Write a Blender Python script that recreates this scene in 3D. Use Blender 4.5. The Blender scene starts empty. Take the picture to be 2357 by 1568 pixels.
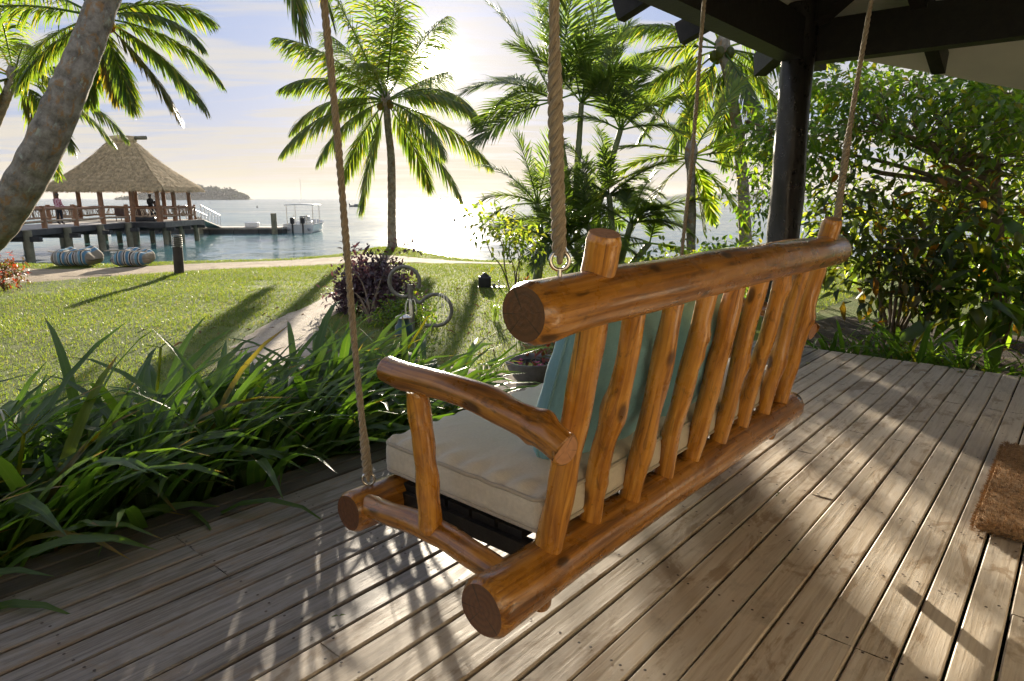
import bpy, math, random
import numpy as np
from mathutils import Vector, Matrix

random.seed(11)
rng = np.random.default_rng(11)
scene = bpy.context.scene
C = scene.collection

# ------------------------------------------------------------------ camera
EYE = np.array([0.0, 0.0, 1.1])            # metres above the veranda boards
HEAD = math.radians(40.6)                  # the boards run along +X, the sea lies to +Y
PITCH = math.atan(327 / 1539)
cd = bpy.data.cameras.new('camera')
cam = bpy.data.objects.new('camera', cd)
C.objects.link(cam)
cd.sensor_width = 36.0
cd.lens = 36.0 * 1539 / 2357
cd.clip_start = 0.05
cd.clip_end = 60000
cam.location = EYE
cam.rotation_euler = (math.pi / 2 - PITCH, 0, HEAD - math.pi / 2)
scene.camera = cam

# ------------------------------------------------------------------ light
SUN = Vector((0.6726, 0.7166, 0.1848)).normalized()
SUN_EL = math.asin(SUN.z)
SUN_AZ = math.atan2(SUN.x, SUN.y)
sl = bpy.data.lights.new('sun', 'SUN')
sl.energy = 5.0
sl.angle = math.radians(0.5)
sl.color = (1.0, 0.88, 0.70)
sun = bpy.data.objects.new('sun', sl)
C.objects.link(sun)
sun.rotation_euler = SUN.to_track_quat('Z', 'Y').to_euler()

scene.view_settings.view_transform = 'Standard'
scene.view_settings.look = 'None'
scene.view_settings.exposure = 1.62
scene.view_settings.gamma = 1.0
scene.view_settings.use_curve_mapping = False
cy = scene.cycles
cy.use_denoising = True
cy.use_adaptive_sampling = True
cy.adaptive_threshold = 0.025
cy.max_bounces = 7
cy.diffuse_bounces = 3
cy.glossy_bounces = 3
cy.transmission_bounces = 6
cy.transparent_max_bounces = 8
cy.sample_clamp_indirect = 6.0
cy.caustics_reflective = False
cy.caustics_refractive = False


# ------------------------------------------------------------------ node helpers
def nd(nt, typ, props=None, i=None, **ins):
    n = nt.nodes.new(typ)
    for k, v in (props or {}).items():
        setattr(n, k, v)
    allin = {k.replace('_', ' '): v for k, v in ins.items()}
    allin.update(i or {})
    for k, v in allin.items():
        s = n.inputs[k]
        if isinstance(v, bpy.types.NodeSocket):
            nt.links.new(v, s)
        else:
            s.default_value = v
    return n


def c4(c):
    return (c[0], c[1], c[2], 1.0)


def noise(nt, vec, scale, detail=3, rough=0.55, dist=0.0):
    n = nd(nt, 'ShaderNodeTexNoise', None, None, Scale=scale, Detail=detail, Roughness=rough, Distortion=dist)
    if vec is not None:
        nt.links.new(vec, n.inputs['Vector'])
    return n.outputs['Fac']


def ramp(nt, fac, stops, interp='LINEAR'):
    n = nd(nt, 'ShaderNodeValToRGB', None, {0: fac})
    cr = n.color_ramp
    cr.interpolation = interp
    while len(cr.elements) < len(stops):
        cr.elements.new(0.5)
    for e, (p, c) in zip(cr.elements, stops):
        e.position = p
        e.color = c4(c) if not isinstance(c, (int, float)) else (c, c, c, 1)
    return n.outputs['Color']


def mix(nt, fac, a, b, mode='MIX'):
    n = nt.nodes.new('ShaderNodeMixRGB')
    n.blend_type = mode
    for k, v in ((0, fac), (1, a), (2, b)):
        if isinstance(v, bpy.types.NodeSocket):
            nt.links.new(v, n.inputs[k])
        else:
            n.inputs[k].default_value = c4(v) if isinstance(v, (tuple, list)) else v
    return n.outputs['Color']


def mth(nt, op, a, b=None, c=None, clamp=False):
    n = nt.nodes.new('ShaderNodeMath')
    n.operation = op
    n.use_clamp = clamp
    for k, v in enumerate((a, b, c)):
        if v is None:
            continue
        if isinstance(v, bpy.types.NodeSocket):
            nt.links.new(v, n.inputs[k])
        else:
            n.inputs[k].default_value = v
    return n.outputs[0]


def vm(nt, op, a, b):
    n = nt.nodes.new('ShaderNodeVectorMath')
    n.operation = op
    for k, v in enumerate((a, b)):
        if isinstance(v, bpy.types.NodeSocket):
            nt.links.new(v, n.inputs[k])
        else:
            n.inputs[k].default_value = v
    return n.outputs['Value'] if op == 'DOT_PRODUCT' else n.outputs['Vector']


def bump(nt, h, strength=0.3, dist=0.01):
    return nd(nt, 'ShaderNodeBump', None, None, Height=h, Strength=strength, Distance=dist).outputs['Normal']


def tc(nt, out='Object'):
    return nt.nodes.new('ShaderNodeTexCoord').outputs[out]


def geo(nt, out='Position'):
    return nt.nodes.new('ShaderNodeNewGeometry').outputs[out]


def attr(nt, name, out='Vector'):
    n = nt.nodes.new('ShaderNodeAttribute')
    n.attribute_name = name
    return n.outputs[out]


def new_mat(name):
    m = bpy.data.materials.new(name)
    m.use_nodes = True
    nt = m.node_tree
    nt.nodes.clear()
    out = nt.nodes.new('ShaderNodeOutputMaterial')
    return m, nt, out


def principled(nt, out, color, rough=0.5, normal=None, spec=0.5, metal=0.0, coat=0.0, coat_rough=0.1, sheen=0.0):
    p = nd(nt, 'ShaderNodeBsdfPrincipled')
    for k, v in (('Base Color', color), ('Roughness', rough), ('Normal', normal), ('Specular IOR Level', spec),
                 ('Metallic', metal), ('Coat Weight', coat), ('Coat Roughness', coat_rough), ('Sheen Weight', sheen)):
        if v is None:
            continue
        if isinstance(v, bpy.types.NodeSocket):
            nt.links.new(v, p.inputs[k])
        else:
            p.inputs[k].default_value = c4(v) if isinstance(v, (tuple, list)) else v
    if out is not None:
        nt.links.new(p.outputs[0], out.inputs['Surface'])
    return p


def plain(name, color, rough=0.6, var=0.25, scale=8.0, bmp=0.15, metal=0.0, spec=0.5, coat=0.0):
    m, nt, out = new_mat(name)
    co = tc(nt)
    f = noise(nt, co, scale, 5, 0.6)
    dark = tuple(c * (1 - var) for c in color)
    lite = tuple(min(1, c * (1 + var)) for c in color)
    col = ramp(nt, f, [(0.3, dark), (0.7, lite)])
    principled(nt, out, col, rough, bump(nt, noise(nt, co, scale * 6, 4), bmp, 0.005), spec, metal, coat)
    return m


def rnd_island(nt):
    a = geo(nt, 'Random Per Island')
    b = nt.nodes.new('ShaderNodeObjectInfo').outputs['Random']
    return mth(nt, 'FRACT', mth(nt, 'ADD', a, mth(nt, 'MULTIPLY', b, 7.13)))


def leaf_mat(name, stops, rough=0.35, trans=0.5, tcol=None, spec=0.5, tmul=1.6, strap=False):
    """Leaf: glossy skin, light shining through from behind."""
    m, nt, out = new_mat(name)
    r = rnd_island(nt)
    col = ramp(nt, r, stops)
    n = noise(nt, geo(nt), 3.0, 3)
    col = mix(nt, 0.35, col, ramp(nt, n, [(0.3, (0.45, 0.45, 0.45)), (0.7, (1, 1, 1))]), 'MULTIPLY')
    nrm_ = None
    if strap:                                # long strap leaf: dry tip, pale midrib, parallel veins
        g = nd(nt, 'ShaderNodeSeparateXYZ', None, {0: attr(nt, 'grain')})
        tipf = mth(nt, 'ADD', g.outputs[0], mth(nt, 'MULTIPLY', mth(nt, 'SUBTRACT', r, 0.5), 0.16))
        col = mix(nt, ramp(nt, tipf, [(0.985, 0.0), (1.04, 0.9)]), col, (0.20, 0.13, 0.05))
        ab = mth(nt, 'ABSOLUTE', g.outputs[1])
        col = mix(nt, ramp(nt, ab, [(0.0, 0.45), (0.10, 0.0)]), col, (0.12, 0.17, 0.06))
        vs = mth(nt, 'SINE', mth(nt, 'MULTIPLY', g.outputs[1], 70.0))
        col = mix(nt, 0.25, col, ramp(nt, vs, [(0.2, (0.7, 0.7, 0.7)), (0.8, (1.1, 1.1, 1.1))]), 'MULTIPLY')
        spots = noise(nt, geo(nt), 60.0, 3, 0.7)
        col = mix(nt, ramp(nt, spots, [(0.70, 0.0), (0.76, 0.7)]), col, (0.16, 0.12, 0.04))
        nrm_ = bump(nt, vs, 0.12, 0.002)
    p = principled(nt, None, col, rough, nrm_, spec)
    tl = nd(nt, 'ShaderNodeBsdfTranslucent')
    tcx = mix(nt, 1.0, col, tuple(tmul * c for c in (tcol or (1.25, 1.2, 0.45))), 'MULTIPLY')
    nt.links.new(tcx, tl.inputs['Color'])
    mx = nd(nt, 'ShaderNodeMixShader', None, {0: trans, 1: p.outputs[0], 2: tl.outputs[0]})
    nt.links.new(mx.outputs[0], out.inputs['Surface'])
    return m


# ------------------------------------------------------------------ world
def build_world():
    w = bpy.data.worlds.new('World')
    scene.world = w
    w.use_nodes = True
    nt = w.node_tree
    nt.nodes.clear()
    out = nt.nodes.new('ShaderNodeOutputWorld')
    bg = nt.nodes.new('ShaderNodeBackground')
    STR = 0.076
    bg.inputs['Strength'].default_value = STR
    sky = nt.nodes.new('ShaderNodeTexSky')
    sky.sky_type = 'NISHITA'
    sky.sun_disc = False
    sky.sun_elevation = SUN_EL
    sky.sun_rotation = SUN_AZ
    sky.altitude = 0
    sky.air_density = 1.0
    sky.dust_density = 1.0
    sky.ozone_density = 2.0
    d = tc(nt, 'Generated')
    d = vm(nt, 'NORMALIZE', d, (0, 0, 0))
    sep = nd(nt, 'ShaderNodeSeparateXYZ', None, {0: d})
    z = mth(nt, 'MAXIMUM', sep.outputs[2], 0.0)
    # thin cirrus on a high layer: streaks drawn out along one wind direction
    inv = mth(nt, 'DIVIDE', 1.0, mth(nt, 'ADD', z, 0.10))
    px = mth(nt, 'MULTIPLY', sep.outputs[0], inv)
    py = mth(nt, 'MULTIPLY', sep.outputs[1], inv)
    a = HEAD + math.radians(8)
    u = mth(nt, 'ADD', mth(nt, 'MULTIPLY', px, math.cos(a)), mth(nt, 'MULTIPLY', py, math.sin(a)))
    v = mth(nt, 'SUBTRACT', mth(nt, 'MULTIPLY', px, math.sin(a)), mth(nt, 'MULTIPLY', py, math.cos(a)))
    pos = nd(nt, 'ShaderNodeCombineXYZ', None, {0: mth(nt, 'MULTIPLY', u, 1.7), 1: mth(nt, 'MULTIPLY', v, 0.42), 2: 3.1}).outputs[0]
    n1 = noise(nt, pos, 1.5, 7, 0.56, 0.9)
    n2 = noise(nt, pos, 5.5, 6, 0.6, 0.5)
    dens = mth(nt, 'ADD', mth(nt, 'MULTIPLY', n1, 0.76), mth(nt, 'MULTIPLY', n2, 0.24))
    cm = ramp(nt, dens, [(0.43, 0.0), (0.50, 0.65), (0.58, 1.0)])
    ca = mth(nt, 'DOT_PRODUCT' if False else 'MULTIPLY', 1.0, vm(nt, 'DOT_PRODUCT', d, tuple(SUN)))
    ca = mth(nt, 'MAXIMUM', ca, 0.0)
    g1 = mth(nt, 'POWER', ca, 12.0)
    g2 = mth(nt, 'POWER', ca, 150.0)
    g3 = mth(nt, 'POWER', ca, 4500.0)
    hz = mth(nt, 'POWER', mth(nt, 'SUBTRACT', 1.0, z, clamp=True), 9.0)     # low-lying warm veil
    # blue sky: a set blue with a little of the Nishita colour
    blue = mix(nt, 0.94, sky.outputs[0], (1.5, 1.95, 3.15))
    cloud = mix(nt, hz, (3.1, 3.05, 3.08), (3.6, 3.2, 2.45))
    base = mix(nt, mth(nt, 'MULTIPLY', cm, 0.92), blue, cloud)
    veil = mth(nt, 'MULTIPLY', mth(nt, 'POWER', hz, 1.8), 0.8)
    base = mix(nt, veil, base, (3.6, 3.1, 2.2))
    glow = mix(nt, 1.0, mix(nt, 1.0, nd(nt, 'ShaderNodeCombineXYZ', None, {0: g1, 1: g1, 2: g1}).outputs[0], (0.2, 0.15, 0.08), 'MULTIPLY'),
               mix(nt, 1.0, nd(nt, 'ShaderNodeCombineXYZ', None, {0: g2, 1: g2, 2: g2}).outputs[0], (1.3, 1.05, 0.68), 'MULTIPLY'), 'ADD')
    glow = mix(nt, 1.0, glow, mix(nt, 1.0, nd(nt, 'ShaderNodeCombineXYZ', None, {0: g3, 1: g3, 2: g3}).outputs[0], (60.0, 54.0, 42.0), 'MULTIPLY'), 'ADD')
    col = mix(nt, 1.0, base, glow, 'ADD')
    nt.links.new(col, bg.inputs['Color'])
    nt.links.new(bg.outputs[0], out.inputs['Surface'])


build_world()

# ------------------------------------------------------------------ places: from the picture's directions to points in the world
FW = np.array([math.cos(HEAD), math.sin(HEAD), 0.0])
RT = np.array([math.sin(HEAD), -math.cos(HEAD), 0.0])
UPV = np.array([0.0, 0.0, 1.0])
_F = FW * math.cos(PITCH) - UPV * math.sin(PITCH)
_U = FW * math.sin(PITCH) + UPV * math.cos(PITCH)


def ray(x, y):
    return RT * (x - 1178.5) + _U * (784 - y) + _F * 1539.0


def on(x, y, z):
    d = ray(x, y)
    return EYE + d * ((z - EYE[2]) / d[2])


def at(x, y, dep):
    d = ray(x, y)
    return EYE + d * (dep / (d @ FW))


def atX(x, y, X):
    d = ray(x, y)
    return EYE + d * (X / d[0])


def atY(x, y, Y):
    d = ray(x, y)
    return EYE + d * (Y / d[1])


def LD(lat, dep, z):
    return RT * lat + FW * dep + UPV * z


LAWN = -0.45
SEA = -1.9


# ------------------------------------------------------------------ mesh helpers
def nrm(v):
    v = np.asarray(v, float)
    return v / (np.linalg.norm(v, axis=-1, keepdims=True) + 1e-12)


class MB:
    def __init__(s):
        s.V = []; s.Q = []; s.T = []; s.G = []; s.n = 0; s.Qm = []; s.Tm = []

    def add(s, V, Q=None, T=None, G=None, m=0):
        V = np.asarray(V, float).reshape(-1, 3)
        s.V.append(V)
        s.G.append(V if G is None else np.asarray(G, float))
        if Q is not None and len(Q):
            Q = np.asarray(Q, int).reshape(-1, 4)
            s.Q.append(Q + s.n); s.Qm.append(np.full(len(Q), m))
        if T is not None and len(T):
            T = np.asarray(T, int).reshape(-1, 3)
            s.T.append(T + s.n); s.Tm.append(np.full(len(T), m))
        s.n += len(V)
        return s

    def mesh(s, name, mats, smooth=True, grain=False):
        V = np.concatenate(s.V) if s.V else np.zeros((0, 3))
        Q = np.concatenate(s.Q) if s.Q else np.zeros((0, 4), int)
        T = np.concatenate(s.T) if s.T else np.zeros((0, 3), int)
        me = bpy.data.meshes.new(name)
        me.vertices.add(len(V))
        me.vertices.foreach_set('co', V.astype(np.float32).ravel())
        nl = len(Q) * 4 + len(T) * 3
        me.loops.add(nl)
        me.loops.foreach_set('vertex_index', np.concatenate([Q.ravel(), T.ravel()]).astype(np.int32))
        npoly = len(Q) + len(T)
        me.polygons.add(npoly)
        st = np.concatenate([np.arange(len(Q)) * 4, len(Q) * 4 + np.arange(len(T)) * 3]).astype(np.int32)
        me.polygons.foreach_set('loop_start', st)
        mi = np.concatenate(s.Qm + s.Tm) if (s.Qm or s.Tm) else np.zeros(0)
        me.polygons.foreach_set('material_index', mi.astype(np.int32))
        me.polygons.foreach_set('use_smooth', np.full(npoly, smooth))
        if grain:
            a = me.attributes.new('grain', 'FLOAT_VECTOR', 'POINT')
            a.data.foreach_set('vector', np.concatenate(s.G).astype(np.float32).ravel())
        for m in (mats if isinstance(mats, (list, tuple)) else [mats]):
            me.materials.append(m)
        me.update(calc_edges=True)
        me.validate()
        return me

    def build(s, name, mats, parent=None, smooth=True, grain=False):
        return obj(name, s.mesh(name, mats, smooth, grain), parent)


def obj(name, me, parent=None):
    o = bpy.data.objects.new(name, me)
    C.objects.link(o)
    if parent is not None:
        o.parent = parent
    return o


def tag(o, label=None, cat=None, group=None, kind=None):
    if label: o['label'] = label
    if cat: o['category'] = cat
    if group: o['group'] = group
    if kind: o['kind'] = kind
    return o


def empty(name, loc=(0, 0, 0), label=None, cat=None, group=None, rz=0.0):
    o = bpy.data.objects.new(name, None)
    C.objects.link(o)
    o.empty_display_size = 0.1
    o.location = loc
    o.rotation_euler = (0, 0, rz)
    return tag(o, label, cat, group)


def copy_tree(o, parent=None):
    c = o.copy()
    C.objects.link(c)
    c.parent = parent
    for ch in list(o.children):
        copy_tree(ch, c)
    return c


def catmull(P, n):
    P = np.asarray(P, float)
    if len(P) == 2:
        t = np.linspace(0, 1, n)[:, None]
        return P[0] * (1 - t) + P[1] * t
    Q = np.vstack([2 * P[0] - P[1], P, 2 * P[-1] - P[-2]])
    seg = len(P) - 1
    t = np.linspace(0, seg, n)
    k = np.minimum(t.astype(int), seg - 1)
    f = (t - k)[:, None]
    p0, p1, p2, p3 = Q[k], Q[k + 1], Q[k + 2], Q[k + 3]
    return 0.5 * ((2 * p1) + (-p0 + p2) * f + (2 * p0 - 5 * p1 + 4 * p2 - p3) * f ** 2 + (-p0 + 3 * p1 - 3 * p2 + p3) * f ** 3)


def frames(P):
    T = nrm(np.gradient(P, axis=0))
    ref = np.array([0, 0, 1.0]) if abs(T[0][2]) < 0.9 else np.array([1.0, 0, 0])
    N = np.zeros_like(P)
    n = nrm(np.cross(ref, T[0]))
    for i in range(len(P)):
        n = n - T[i] * (n @ T[i])
        n = nrm(n)
        N[i] = n
    B = np.cross(T, N)
    return T, N, B


def tube(mb, P, R, sides=8, cap=True, rad=None, m=0, mcap=None, ox=0.0, cut=None):
    """Sweep a ring along P; R radius per point; rad(i, theta) multiplies it."""
    P = np.asarray(P, float)
    n = len(P)
    R = np.broadcast_to(np.asarray(R, float), (n,))
    T, N, B = frames(P)
    th = np.linspace(0, 2 * np.pi, sides, endpoint=False)
    L = np.concatenate([[0], np.cumsum(np.linalg.norm(np.diff(P, axis=0), axis=1))])
    rr = R[:, None] * np.ones((1, sides))
    if rad is not None:
        rr = rr * rad(np.linspace(0, 1, n)[:, None], th[None, :])
    V = P[:, None, :] + rr[..., None] * (np.cos(th)[None, :, None] * N[:, None, :] + np.sin(th)[None, :, None] * B[:, None, :])
    if cut is not None:                      # saw the far end off at a slant
        c = nrm(cut)
        for k in (n - 2, n - 1):
            V[k] = V[k] - T[-1] * (((V[k] - P[k]) @ c) / (T[-1] @ c))[:, None]
    G = np.stack([rr * np.cos(th) + ox, rr * np.sin(th) + ox * 0.7, np.repeat(L[:, None], sides, 1) + ox], -1)
    i, j = np.meshgrid(np.arange(n - 1), np.arange(sides), indexing='ij')
    a = i * sides + j
    b = i * sides + (j + 1) % sides
    Q = np.stack([a, b, b + sides, a + sides], -1).reshape(-1, 4)
    mb.add(V.reshape(-1, 3), Q, None, G.reshape(-1, 3), m)
    if cap:
        mc = m if mcap is None else mcap
        for k, s in ((0, -1), (n - 1, 1)):
            ring = V[k]
            c = ring.mean(0)
            Vc = np.vstack([ring, c])
            jj = np.arange(sides)
            tri = np.stack([jj, (jj + 1) % sides, np.full(sides, sides)], -1)
            if s < 0:
                tri = tri[:, ::-1]
            Gc = np.vstack([G[k], G[k].mean(0)]) - (np.array([ox, ox * 0.7, 0]) if mcap is not None else 0)
            mb.add(Vc, None, tri, Gc, mc)
    return mb


def box(mb, lo, hi, m=0, M=None):
    lo = np.asarray(lo, float); hi = np.asarray(hi, float)
    V = np.array([[x, y, z] for z in (lo[2], hi[2]) for y in (lo[1], hi[1]) for x in (lo[0], hi[0])])
    if M is not None:
        V = V @ np.asarray(M)[:3, :3].T + np.asarray(M)[:3, 3]
    Q = [[0, 2, 3, 1], [4, 5, 7, 6], [0, 1, 5, 4], [2, 6, 7, 3], [0, 4, 6, 2], [1, 3, 7, 5]]
    return mb.add(V, Q, m=m)


def beam(mb, p, q, w, h, up=(0, 0, 1), m=0):
    """Squared timber from p to q, w across and h along 'up'."""
    p = np.asarray(p, float); q = np.asarray(q, float)
    t = nrm(q - p)
    s = nrm(np.cross(t, up))
    u = np.cross(s, t)
    V = [e + s * a * w / 2 + u * b * h / 2 for e in (p, q) for b in (-1, 1) for a in (-1, 1)]
    Q = [[0, 1, 3, 2], [4, 6, 7, 5], [0, 4, 5, 1], [2, 3, 7, 6], [0, 2, 6, 4], [1, 5, 7, 3]]
    return mb.add(V, Q, m=m)


def lathe(mb, prof, sides=24, center=(0, 0, 0), m=0, G=None):
    prof = np.asarray(prof, float)
    th = np.linspace(0, 2 * np.pi, sides, endpoint=False)
    V = np.stack([prof[:, None, 0] * np.cos(th), prof[:, None, 0] * np.sin(th), np.repeat(prof[:, 1:2], sides, 1)], -1) + np.asarray(center)
    n = len(prof)
    i, j = np.meshgrid(np.arange(n - 1), np.arange(sides), indexing='ij')
    a = i * sides + j; b = i * sides + (j + 1) % sides
    return mb.add(V.reshape(-1, 3), np.stack([a, b, b + sides, a + sides], -1).reshape(-1, 4), m=m)


def rounded_box(mb, size, r, n=14, fn=None, m=0):
    """Six grids pushed to a rounded box; fn(V) shapes it further."""
    hx = np.asarray(size, float) / 2
    for ax in range(3):
        for sg in (-1, 1):
            g = np.linspace(-1, 1, n)
            g = np.sign(g) * (1 - (1 - np.abs(g)) ** 1.3)
            A, Bv = np.meshgrid(g, g, indexing='ij')
            P = np.zeros((n, n, 3))
            P[..., ax] = sg
            P[..., (ax + 1) % 3] = A
            P[..., (ax + 2) % 3] = Bv
            P = P.reshape(-1, 3) * hx
            inner = np.clip(P, -(hx - r), hx - r)
            d = P - inner
            V = inner + nrm(d) * r
            i, j = np.meshgrid(np.arange(n - 1), np.arange(n - 1), indexing='ij')
            a = (i * n + j)
            Q = np.stack([a, a + n, a + n + 1, a + 1], -1).reshape(-1, 4)
            if sg < 0:
                Q = Q[:, ::-1]
            if fn is not None:
                V = fn(V)
            mb.add(V, Q, m=m)
    return mb


def xf(V, M):
    M = np.asarray(M)
    return V @ M[:3, :3].T + M[:3, 3]


def weld(mb, tol=5):
    V = np.concatenate(mb.V); G = np.concatenate(mb.G)
    _, idx, inv = np.unique(np.round(V, tol), axis=0, return_index=True, return_inverse=True)
    inv = inv.ravel()
    mb.V = [V[idx]]; mb.G = [G[idx]]; mb.n = len(idx)
    mb.Q = [inv[q] for q in mb.Q]
    mb.T = [inv[t] for t in mb.T]
    return mb


# ------------------------------------------------------------------ materials
def log_mat(name, cols, rough=0.26, coat=0.6, gs=1.0, spec=0.5):
    """Varnished pole: streaks along the grain, dark knots, a thin gloss."""
    m, nt, out = new_mat(name)
    g = attr(nt, 'grain')
    g = vm(nt, 'ADD', g, nd(nt, 'ShaderNodeCombineXYZ', None, {0: mth(nt, 'MULTIPLY', nt.nodes.new('ShaderNodeObjectInfo').outputs['Random'], 9.0)}).outputs[0])
    st = vm(nt, 'MULTIPLY', g, (85 * gs, 85 * gs, 3.0 * gs))
    f1 = noise(nt, st, 1.0, 5, 0.6, 0.6)
    f2 = noise(nt, vm(nt, 'MULTIPLY', g, (14, 14, 4)), 1.0, 4, 0.6, 1.0)
    f = mth(nt, 'ADD', mth(nt, 'MULTIPLY', f1, 0.6), mth(nt, 'MULTIPLY', f2, 0.4))
    col = ramp(nt, f, [(0.34, cols[0]), (0.46, cols[1]), (0.54, cols[2]), (0.66, cols[3])])
    dk = ramp(nt, noise(nt, vm(nt, 'MULTIPLY', g, (26, 26, 9)), 1.0, 4, 0.7, 1.5), [(0.57, 1.0), (0.68, 0.25)])
    col = mix(nt, 0.75, col, dk, 'MULTIPLY')
    vo = nd(nt, 'ShaderNodeTexVoronoi', None, None, Scale=1.0)
    nt.links.new(vm(nt, 'MULTIPLY', g, (11, 11, 5)), vo.inputs['Vector'])
    col = mix(nt, ramp(nt, vo.outputs['Distance'], [(0.10, 0.85), (0.17, 0.0)]), col, tuple(0.35 * c_ for c_ in cols[0]))
    crk = noise(nt, vm(nt, 'MULTIPLY', g, (130, 130, 2.2)), 1.0, 3, 0.5, 0.3)
    col = mix(nt, ramp(nt, crk, [(0.68, 0.0), (0.73, 0.8)]), col, tuple(0.3 * c_ for c_ in cols[0]))
    r = ramp(nt, noise(nt, vm(nt, 'MULTIPLY', g, (20, 20, 14)), 1.0, 4), [(0.3, rough * 0.7), (0.7, rough * 1.7)])
    h = mth(nt, 'ADD', mth(nt, 'MULTIPLY', f1, 0.5), f2)
    principled(nt, out, col, r, bump(nt, h, 0.45, 0.006), spec, 0, coat, 0.12)
    return m


M = {}
M['log'] = log_mat('varnished_pole', [(0.19, 0.062, 0.006), (0.41, 0.160, 0.016), (0.57, 0.250, 0.030), (0.69, 0.355, 0.062)])
M['log_dark'] = log_mat('varnished_dark_pole', [(0.10, 0.034, 0.005), (0.26, 0.100, 0.011), (0.40, 0.165, 0.019), (0.50, 0.235, 0.038)])


def cut_end(name, base, dark):
    m, nt, out = new_mat(name)
    g = attr(nt, 'grain')
    xy = vm(nt, 'MULTIPLY', g, (1, 1, 0))
    n = nd(nt, 'ShaderNodeTexWave', {'wave_type': 'RINGS', 'rings_direction': 'Z'}, None, Scale=22.0, Distortion=1.5, Detail=3.0)
    nt.links.new(xy, n.inputs['Vector'])
    col = mix(nt, mth(nt, 'MULTIPLY', n.outputs['Fac'], 0.4), base, dark)
    col = mix(nt, mth(nt, 'MULTIPLY', noise(nt, xy, 40, 4), 0.45), col, dark)
    rad = noise(nt, vm(nt, 'MULTIPLY', vm(nt, 'NORMALIZE', xy, (0, 0, 0)), (3.5, 3.5, 3.5)), 1.0, 4, 0.6)
    col = mix(nt, ramp(nt, rad, [(0.60, 0.0), (0.64, 0.85)]), col, tuple(0.4 * c_ for c_ in dark))
    principled(nt, out, col, 0.35, bump(nt, noise(nt, xy, 120, 4), 0.3, 0.004), 0.5, 0, 0.4, 0.2)
    return m


M['end_dark'] = cut_end('dark_cut_end', (0.16, 0.062, 0.020), (0.045, 0.016, 0.007))
M['end_pale'] = cut_end('pale_cut_end', (0.55, 0.27, 0.12), (0.33, 0.13, 0.05))


def board_mat(name, cols, grey, wear, gloss=0.45):
    m, nt, out = new_mat(name)
    p = geo(nt)
    rnd = nt.nodes.new('ShaderNodeObjectInfo').outputs['Random']
    off = nd(nt, 'ShaderNodeCombineXYZ', None, {0: mth(nt, 'MULTIPLY', rnd, 40.0), 1: mth(nt, 'MULTIPLY', rnd, 13.0), 2: 0.0}).outputs[0]
    p = vm(nt, 'ADD', p, off)
    g1 = noise(nt, vm(nt, 'MULTIPLY', p, (2.2, 75, 20)), 1.0, 6, 0.65, 0.8)
    g2 = noise(nt, vm(nt, 'MULTIPLY', p, (5, 28, 10)), 1.0, 5, 0.65, 1.4)
    st = noise(nt, vm(nt, 'MULTIPLY', p, (3.2, 6.5, 4)), 1.0, 5, 0.68, 0.8)
    col = ramp(nt, g1, [(0.28, cols[0]), (0.48, cols[1]), (0.70, cols[2])])
    col = mix(nt, mth(nt, 'MULTIPLY', rnd, 0.30), col, grey)
    col = mix(nt, ramp(nt, g2, [(0.45, 0.0), (0.62, 0.65)]), col, grey)
    # patches of old stain still holding to the wood
    col = mix(nt, ramp(nt, st, [(0.54, 0.0), (0.61, wear)]), col, (0.27, 0.175, 0.09))
    dirt = noise(nt, vm(nt, 'MULTIPLY', geo(nt), (5, 6, 4)), 1.0, 6, 0.7)
    col = mix(nt, ramp(nt, dirt, [(0.55, 0.0), (0.75, 0.45)]), col, (0.10, 0.08, 0.06))
    big = noise(nt, vm(nt, 'MULTIPLY', geo(nt), (0.9, 1.1, 1)), 1.0, 3, 0.5)
    col = mix(nt, 0.6, col, ramp(nt, big, [(0.3, (0.78, 0.74, 0.70)), (0.7, (1.1, 1.07, 1.02))]), 'MULTIPLY')
    r = ramp(nt, g2, [(0.3, gloss - 0.12), (0.7, gloss + 0.22)])
    h = mth(nt, 'ADD', g1, mth(nt, 'MULTIPLY', g2, 0.6))
    principled(nt, out, col, r, bump(nt, h, 0.40, 0.003), 0.32)
    return m


M['board'] = board_mat('deck_board', [(0.36, 0.285, 0.20), (0.55, 0.465, 0.36), (0.68, 0.605, 0.49)], (0.64, 0.585, 0.505), 0.6, 0.50)
M['board_grey'] = board_mat('weathered_shaded_deck_board', [(0.06, 0.05, 0.042), (0.18, 0.153, 0.13), (0.34, 0.305, 0.275)], (0.33, 0.315, 0.305), 0.35, 0.5)  # weathered wood, with the left side's shade also put into the grey
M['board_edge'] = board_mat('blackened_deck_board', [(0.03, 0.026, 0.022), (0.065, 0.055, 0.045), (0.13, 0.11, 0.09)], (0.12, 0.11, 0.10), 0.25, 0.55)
M['nail'] = plain('rusty_nail', (0.06, 0.04, 0.03), 0.6)
M['black'] = None


def black_wood():
    m, nt, out = new_mat('black_stained_timber')
    p = tc(nt)
    f = noise(nt, vm(nt, 'MULTIPLY', p, (3, 3, 3)), 6.0, 6, 0.7)
    col = ramp(nt, f, [(0.35, (0.010, 0.009, 0.008)), (0.62, (0.022, 0.019, 0.016)), (0.80, (0.06, 0.06, 0.045))])
    principled(nt, out, col, 0.5, bump(nt, f, 0.4, 0.01), 0.35)
    return m


M['black'] = black_wood()
M['black_post'] = log_mat('black_painted_pole', [(0.006, 0.006, 0.006), (0.011, 0.010, 0.010), (0.016, 0.014, 0.013), (0.03, 0.026, 0.022)], 0.28, 0.2, 0.4, 0.35)
M['soffit'] = plain('painted_ceiling_board', (0.88, 0.85, 0.79), 0.7, 0.06, 2.0, 0.05)
M['tile'] = plain('roof_covering', (0.16, 0.12, 0.09), 0.9, 0.3, 6.0, 0.4)
M['joist'] = plain('joist_timber', (0.05, 0.04, 0.03), 0.9, 0.3, 6.0, 0.3)


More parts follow.
